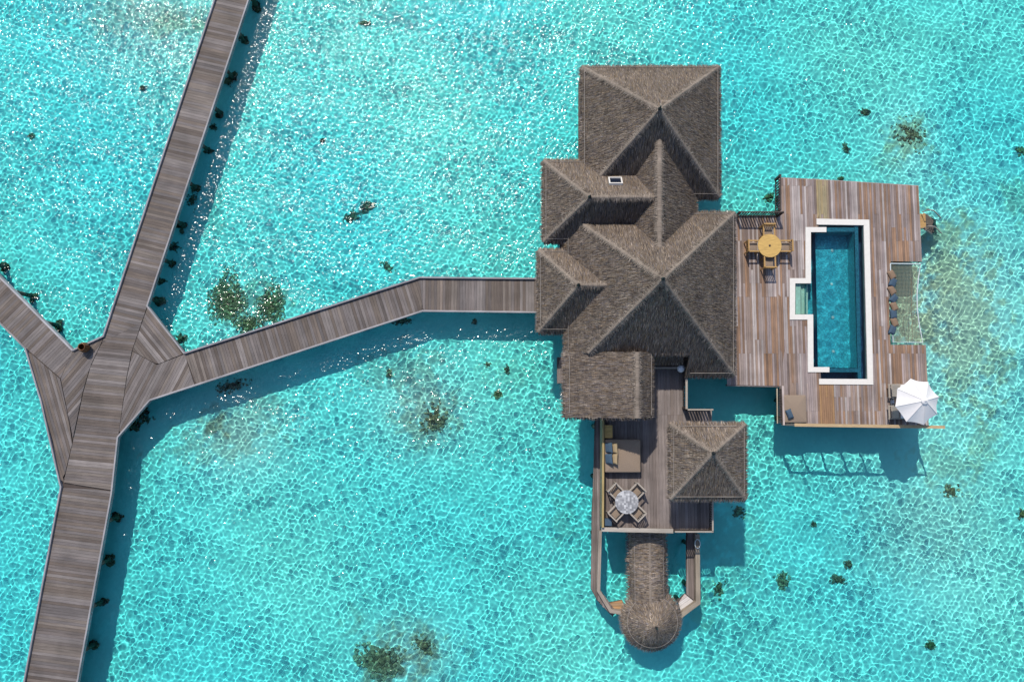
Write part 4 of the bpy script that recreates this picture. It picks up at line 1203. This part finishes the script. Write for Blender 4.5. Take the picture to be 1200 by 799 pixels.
# floor daybed in the deck corner
p = P(931.5, 479, D + .3)
db = thing('daybed', 'square taupe sunbed mattress in the lower corner of the pool deck', 'daybed', (p.x, p.y, D))
mb = MB(); mb.box((0, 0, .08), (1.12, 1.34, .14)); mb.build('base', M_dark, db, False)
mb = MB(); mb.rbox((0, 0, .24), (1.16, 1.38, .18), .05); mb.build('mattress', M_cush, db, False)
q = P(925.5, 485, D + .45)
mb = MB(); cushion(mb, 0.30, 0.50, 0.2, R(20)); o = mb.build('cushion', M_blue); o.location = (q.x, q.y, D + .42)
tag(o, 'single blue cushion on the square taupe sunbed', 'cushion')

# umbrella
up = P(1075.5, 470.5, 3.4)
um = thing('parasol', 'white octagonal parasol over the two sun loungers', 'parasol', (up.x, up.y, D))
zb_, zt_ = 3.35 - D, 4.0 - D
cmb = MB(); Rr = 1.13
tiltm = Matrix.Rotation(R(4), 3, 'Y') @ Matrix.Rotation(R(-3), 3, 'X')
def tv(v): 
    v = Vector(v) - Vector((0, 0, zb_)); return tiltm @ v + Vector((0, 0, zb_))
pan = []
for k_ in range(8):
    a0, a1 = R(12 + 45 * k_ + 90), R(12 + 45 * (k_ + 1) + 90)
    rows = 6; vs = []
    for i in range(rows + 1):
        f = i / rows; e0 = Vector((Rr * math.cos(a0), Rr * math.sin(a0), 0)) * f; e1 = Vector((Rr * math.cos(a1), Rr * math.sin(a1), 0)) * f
        for j in range(5):
            q = e0.lerp(e1, j / 4); sag = 0.055 * f * math.sin(math.pi * j / 4); z_ = zt_ - (zt_ - zb_) * f ** 1.08
            edge = -0.05 * f * math.sin(math.pi * j / 4)
            q = q * (1 + edge)
            vs.append(tv((q.x, q.y, z_ - sag)))
    cmb.add(vs, [(i * 5 + j, i * 5 + j + 1, (i + 1) * 5 + j + 1, (i + 1) * 5 + j) for i in range(rows) for j in range(4)], smooth=True)
cmb.build('canopy', M_canvas, um, False)
rb_ = MB()
for k_ in range(8):
    a0 = R(12 + 45 * k_ + 90); pts = []
    for i in range(7):
        f = i / 6; pts.append(tv((Rr * f * math.cos(a0), Rr * f * math.sin(a0), zt_ - (zt_ - zb_) * f ** 1.08 + .006)))
    r1_ = MB(); r1_.tube(pts, 0.013, 5); r1_.build('rib', M_canvas, um, False)
mb = MB(); mb.lathe(tv((0, 0, zt_ + .0)), [(0.17, -.02), (0.10, .03), (0.05, .05), (0.04, .09), (0.0, .1)], 16); mb.build('top_cap', M_canvas, um, False)
mb = MB(); mb.tube([(0, 0, 0), tv((0, 0, zt_))], 0.025, 10); mb.build('pole', M_metal, um, False)
mb = MB(); mb.lathe((0, 0, 0), [(0.28, 0.002), (0.28, .05), (0.06, .08), (0.05, .25), (0, .25)], 20); mb.build('base', M_metal, um, False)

# sun loungers
def lounger(label):
    t = thing('sun_lounger', label, 'sun lounger', (0, 0, 0), 0, 'sun loungers under the parasol')
    for sx in (-.75, .75):
        for sy in (-.27, .27):
            mb = MB(); mb.box((sx, sy, .14), (.06, .06, .28)); mb.build('leg', M_pale, t, False)
    mb = MB()
    for sy in (-.32, .32): mb.box((0, sy, .30), (1.9, .05, .06))
    for k_ in range(14): mb.box((-.9 + k_ * .138, 0, .31), (.08, .58, .03))
    mb.build('frame', M_pale, t, False)
    mb = MB(); mb.rbox((.28, 0, .385), (1.3, .6, .10), .04); mb.build('mattress', M_canvas, t, False)
    mb = MB(); mb.box((-.66, 0, .50), (.62, .58, .04), 0, tilt=('Y', R(35))); mb.build('backrest', M_pale, t, False)
    return t
p = P(1063, 458, D + .3); l0 = lounger('sun lounger with white mattress beside the pool side edge of the parasol, nearer the net')
l0.location = (p.x, p.y, D)
l0['label'] = 'pale sun lounger with white mattress half under the parasol, nearer the hammock net'
p = P(1063, 483, D + .3); l1 = copy_tree(l0); l1.location = (p.x, p.y, D); l1['label'] = 'pale sun lounger with white mattress half under the parasol, nearer the long tan railing'
p = P(1052, 470.5, D + .3)
stb = thing('side_table', 'small dark side table between the two sun loungers', 'table', (p.x, p.y, D))
mb = MB(); mb.box((0, 0, .40), (.42, .36, .04)); mb.build('tabletop', M_dark, stb, False)
for sx in (-.17, .17):
    for sy in (-.14, .14):
        mb = MB(); mb.box((sx, sy, .19), (.04, .04, .38)); mb.build('leg', M_dark, stb, False)

# ------------------------------------------------------------------ furniture on the terrace
p = P(729.5, 534, T + .4)
d2 = thing('daybed', 'large taupe daybed with four scatter pillows on the terrace', 'daybed', (p.x, p.y, T))
mb = MB(); mb.box((0, 0, .13), (1.66, 1.52, .24)); mb.build('base', M_dark, d2, False)
mb = MB(); mb.rbox((0, 0, .37), (1.72, 1.58, .24), .06); mb.build('mattress', M_cush, d2, False)
for (px, py, cn_, mt, lab) in ((713.5, 524.5, 'b', M_blue, 'blue pillow on the daybed nearer the wooden box'), (713.5, 537.5, 'b', M_blue, 'blue pillow on the daybed nearer the mosaic table'),
                               (719, 525, 'y', M_beige, 'beige pillow on the daybed nearer the wooden box'), (719, 537.5, 'y', M_beige, 'beige pillow on the daybed nearer the mosaic table')):
    q = P(px, py, T + .6); mb = MB(); cushion(mb, .50, .52, .17); o = mb.build('pillow', mt); o.location = (q.x, q.y, T + .62); o.rotation_euler = (0, R(-55 if cn_ == 'b' else -48), R(rng.uniform(-6, 6)))
    tag(o, lab, 'pillow', 'pillows on the terrace daybed')
p = P(713, 505.5, T + .4)
bxo = thing('storage_box', 'small golden wooden box between the daybed and the gable roof', 'box', (p.x, p.y, T))
mb = MB(); mb.box((0, 0, .2), (.34, .58, .38)); mb.build('body', M_teak, bxo, False)
mb = MB(); mb.box((0, 0, .415), (.38, .62, .04)); mb.build('lid', M_teak, bxo, False)
p = P(734.5, 588, T + .72)
t2 = thing('dining_table', 'round table with a grey and white chequered mosaic top on the terrace', 'table', (p.x, p.y, T))
mb = MB(); mb.lathe((0, 0, 0), [(0.0, .68), (0.53, .68), (0.555, .70), (0.555, .73), (0.0, .735)], 36, smooth=False); mb.build('tabletop', M_check, t2, False)
mb = MB(); mb.lathe((0, 0, 0), [(0.28, .0), (0.28, .03), (0.05, .06), (0.04, .68)], 16); mb.build('pedestal', M_dark, t2, False)
ch1 = None
for (a, nm_) in ((135, 'by the daybed, golden parapet side'), (45, 'by the daybed, pavilion side'), (-45, 'by the grey parapet, pavilion side'), (-135, 'by the grey parapet, golden parapet side')):
    lab = f'pale framed armchair at the mosaic table {nm_}'
    if ch1 is None: ch1 = c_ = dining_chair(lab, 'armchairs round the mosaic table', False)
    else: c_ = copy_tree(ch1); tag(c_, lab)
    c_.location = (p.x + .72 * math.cos(R(a)), p.y + .72 * math.sin(R(a)), T); c_.rotation_euler = (0, 0, R(a - 90))
p = P(713, 612, T + .5)
blb = thing('planter', 'small blue grey box planter in the terrace corner', 'planter', (p.x, p.y, T))
mb = MB(); mb.box((0, 0, .22), (.32, .32, .44)); mb.build('box', M_blue, blb, False)

# ------------------------------------------------------------------ coral heads on the sand
def coral(px, py, rx, ry, n_, label, cat='coral', rot=0.0, dens=0.8, palette=CORALS, size=(0.035, 0.10), h=0.15):
    p = P(px, py, SAND_Z * 0.74)
    mb = MB()
    for k_ in range(int(n_ * 2.0)):
        a = rng.uniform(0, 6.283); q = rng.uniform(0, 1) ** dens * (1 + 0.22 * math.sin(3 * a + px) + 0.15 * math.sin(5 * a + py))
        ux_, uy_ = q * rx * math.cos(a), q * ry * math.sin(a)
        x = ux_ * math.cos(rot) - uy_ * math.sin(rot); y = ux_ * math.sin(rot) + uy_ * math.cos(rot)
        r_ = rng.uniform(*size) * (1.15 - 0.6 * min(q, 1.2))
        cc_ = rng.choice(palette); e_ = min(0.55, 0.5 * q * q)
        lump(mb, (x, y, rng.uniform(0, h) * (1 - min(q, 1.2) * .7)), r_, tuple(v_ * (1 - e_) + w_ * e_ for v_, w_ in zip(cc_, (0.72, 0.48, 0.36))))
    o = mb.build('coral_head', M_coral)
    o.location = (p.x, p.y, SAND_Z)
    o.cycles.is_caustics_receiver = True
    return tag(o, label, cat, 'coral heads on the sand')
GRN = [(0.30, 0.12, 0.045), (0.40, 0.17, 0.07), (0.20, 0.08, 0.035), (0.54, 0.26, 0.12)]
BRN = [(0.45, 0.19, 0.10), (0.34, 0.14, 0.08), (0.58, 0.28, 0.16), (0.24, 0.10, 0.06)]
coral(268, 353, 1.1, 1.5, 480, 'large dark green coral patch beside the bent boardwalk, larger of the pair', palette=GRN, rot=.2, size=(.035, .10), dens=.75)
coral(292, 380, 0.9, 0.6, 110, 'small green coral tongue between the green patches and the bent boardwalk', palette=GRN)
coral(318, 358, 0.85, 1.2, 300, 'round dark green coral patch beside the bent boardwalk, smaller of the pair', palette=GRN, size=(.035, .10), dens=.75)
coral(212, 397, 0.4, 0.42, 45, 'dark coral clump in the corner between junction and bent boardwalk')
coral(412, 254, 0.5, 0.35, 45, 'dark coral clump in the open water between the two boardwalks, lower part', rot=.4)
coral(430, 243, 0.55, 0.32, 50, 'dark coral clump in the open water between the two boardwalks, upper part', rot=.5)
coral(427, 28, 0.42, 0.16, 22, 'narrow dark coral at the top of the picture beside the long boardwalk shadow')
coral(378, 165, 0.14, 0.12, 8, 'tiny lone coral in open water left of the wing roofs')
coral(38, 160, 0.22, 0.18, 12, 'small coral in the open water on the outer side of the long boardwalk')
coral(168, 104, 0.22, 0.16, 10, 'small faint coral close to the outer edge of the long boardwalk')
coral(454, 312, 0.5, 0.25, 26, 'dark coral speck just above the bend of the boardwalk', palette=BRN, rot=-.6)
coral(583, 462, 0.28, 0.28, 26, 'round dark green coral in the sunlit water below the bent boardwalk', palette=GRN)
coral(594, 433, 0.16, 0.26, 14, 'small upright coral closest to the gable side landing')
coral(571, 427, 0.2, 0.16, 12, 'small coral just outside the bent boardwalk shadow')
coral(456, 437, 0.18, 0.3, 14, 'thin coral speck on the grey rubble below the boardwalk bend', palette=BRN)
coral(507, 490, 1.1, 0.9, 55, 'sparse brown coral scatter in the middle of the lagoon below the boardwalk', palette=BRN, dens=.8, size=(.04, .12), rot=.3)
coral(445, 775, 1.35, 0.95, 190, 'big brown coral patch at the bottom of the picture', palette=BRN, rot=-.35, dens=.7, size=(.06, .17))
coral(497, 755, 0.85, 0.45, 45, 'small brown coral patch beside the big one at the bottom of the picture', palette=BRN, rot=-.7, size=(.05, .12))
coral(917, 679, 0.38, 0.52, 60, 'oval dark coral standing alone below the square pavilion', palette=BRN, dens=.5)
coral(982, 678, 0.48, 0.26, 44, 'dark two lobed coral below the pool deck, lower of a close pair', palette=CORALS, rot=-.2)
coral(993, 661, 0.24, 0.22, 18, 'small dark coral below the pool deck, upper of a close pair')
coral(953, 614, 0.18, 0.14, 10, 'tiny coral above the oval dark coral')
coral(1090, 755, 0.35, 0.25, 22, 'yellowish brown coral near the bottom corner of the lagoon', palette=[(0.16, 0.13, 0.05), (0.10, 0.09, 0.04)])
coral(1013, 132, 0.38, 0.26, 24, 'dark coral above the pool deck, larger of two')
coral(991, 174, 0.18, 0.34, 18, 'dark slanted coral above the pool deck, smaller of two', rot=.5)
coral(1066, 158, 1.1, 1.0, 80, 'sparse olive coral scatter beyond the pool deck corner', palette=BRN, dens=.8, size=(.03, .10))
coral(1115, 575, 0.55, 0.4, 24, 'faint coral specks below the parasol corner', palette=BRN, dens=.9, size=(.04, .11))
coral(1197, 602, 0.3, 0.3, 16, 'small coral at the outer edge of the picture level with the square pavilion', palette=GRN)
coral(1195, 178, 0.4, 0.3, 18, 'small coral at the outer edge of the picture above the pool deck', palette=GRN)
coral(900, 232, 0.42, 0.2, 18, 'green coral beside the short slatted fence of the pool deck', palette=GRN, rot=.6)
coral(985, 210, 0.2, 0.12, 9, 'tiny green coral touching the upper edge of the pool deck', palette=GRN)
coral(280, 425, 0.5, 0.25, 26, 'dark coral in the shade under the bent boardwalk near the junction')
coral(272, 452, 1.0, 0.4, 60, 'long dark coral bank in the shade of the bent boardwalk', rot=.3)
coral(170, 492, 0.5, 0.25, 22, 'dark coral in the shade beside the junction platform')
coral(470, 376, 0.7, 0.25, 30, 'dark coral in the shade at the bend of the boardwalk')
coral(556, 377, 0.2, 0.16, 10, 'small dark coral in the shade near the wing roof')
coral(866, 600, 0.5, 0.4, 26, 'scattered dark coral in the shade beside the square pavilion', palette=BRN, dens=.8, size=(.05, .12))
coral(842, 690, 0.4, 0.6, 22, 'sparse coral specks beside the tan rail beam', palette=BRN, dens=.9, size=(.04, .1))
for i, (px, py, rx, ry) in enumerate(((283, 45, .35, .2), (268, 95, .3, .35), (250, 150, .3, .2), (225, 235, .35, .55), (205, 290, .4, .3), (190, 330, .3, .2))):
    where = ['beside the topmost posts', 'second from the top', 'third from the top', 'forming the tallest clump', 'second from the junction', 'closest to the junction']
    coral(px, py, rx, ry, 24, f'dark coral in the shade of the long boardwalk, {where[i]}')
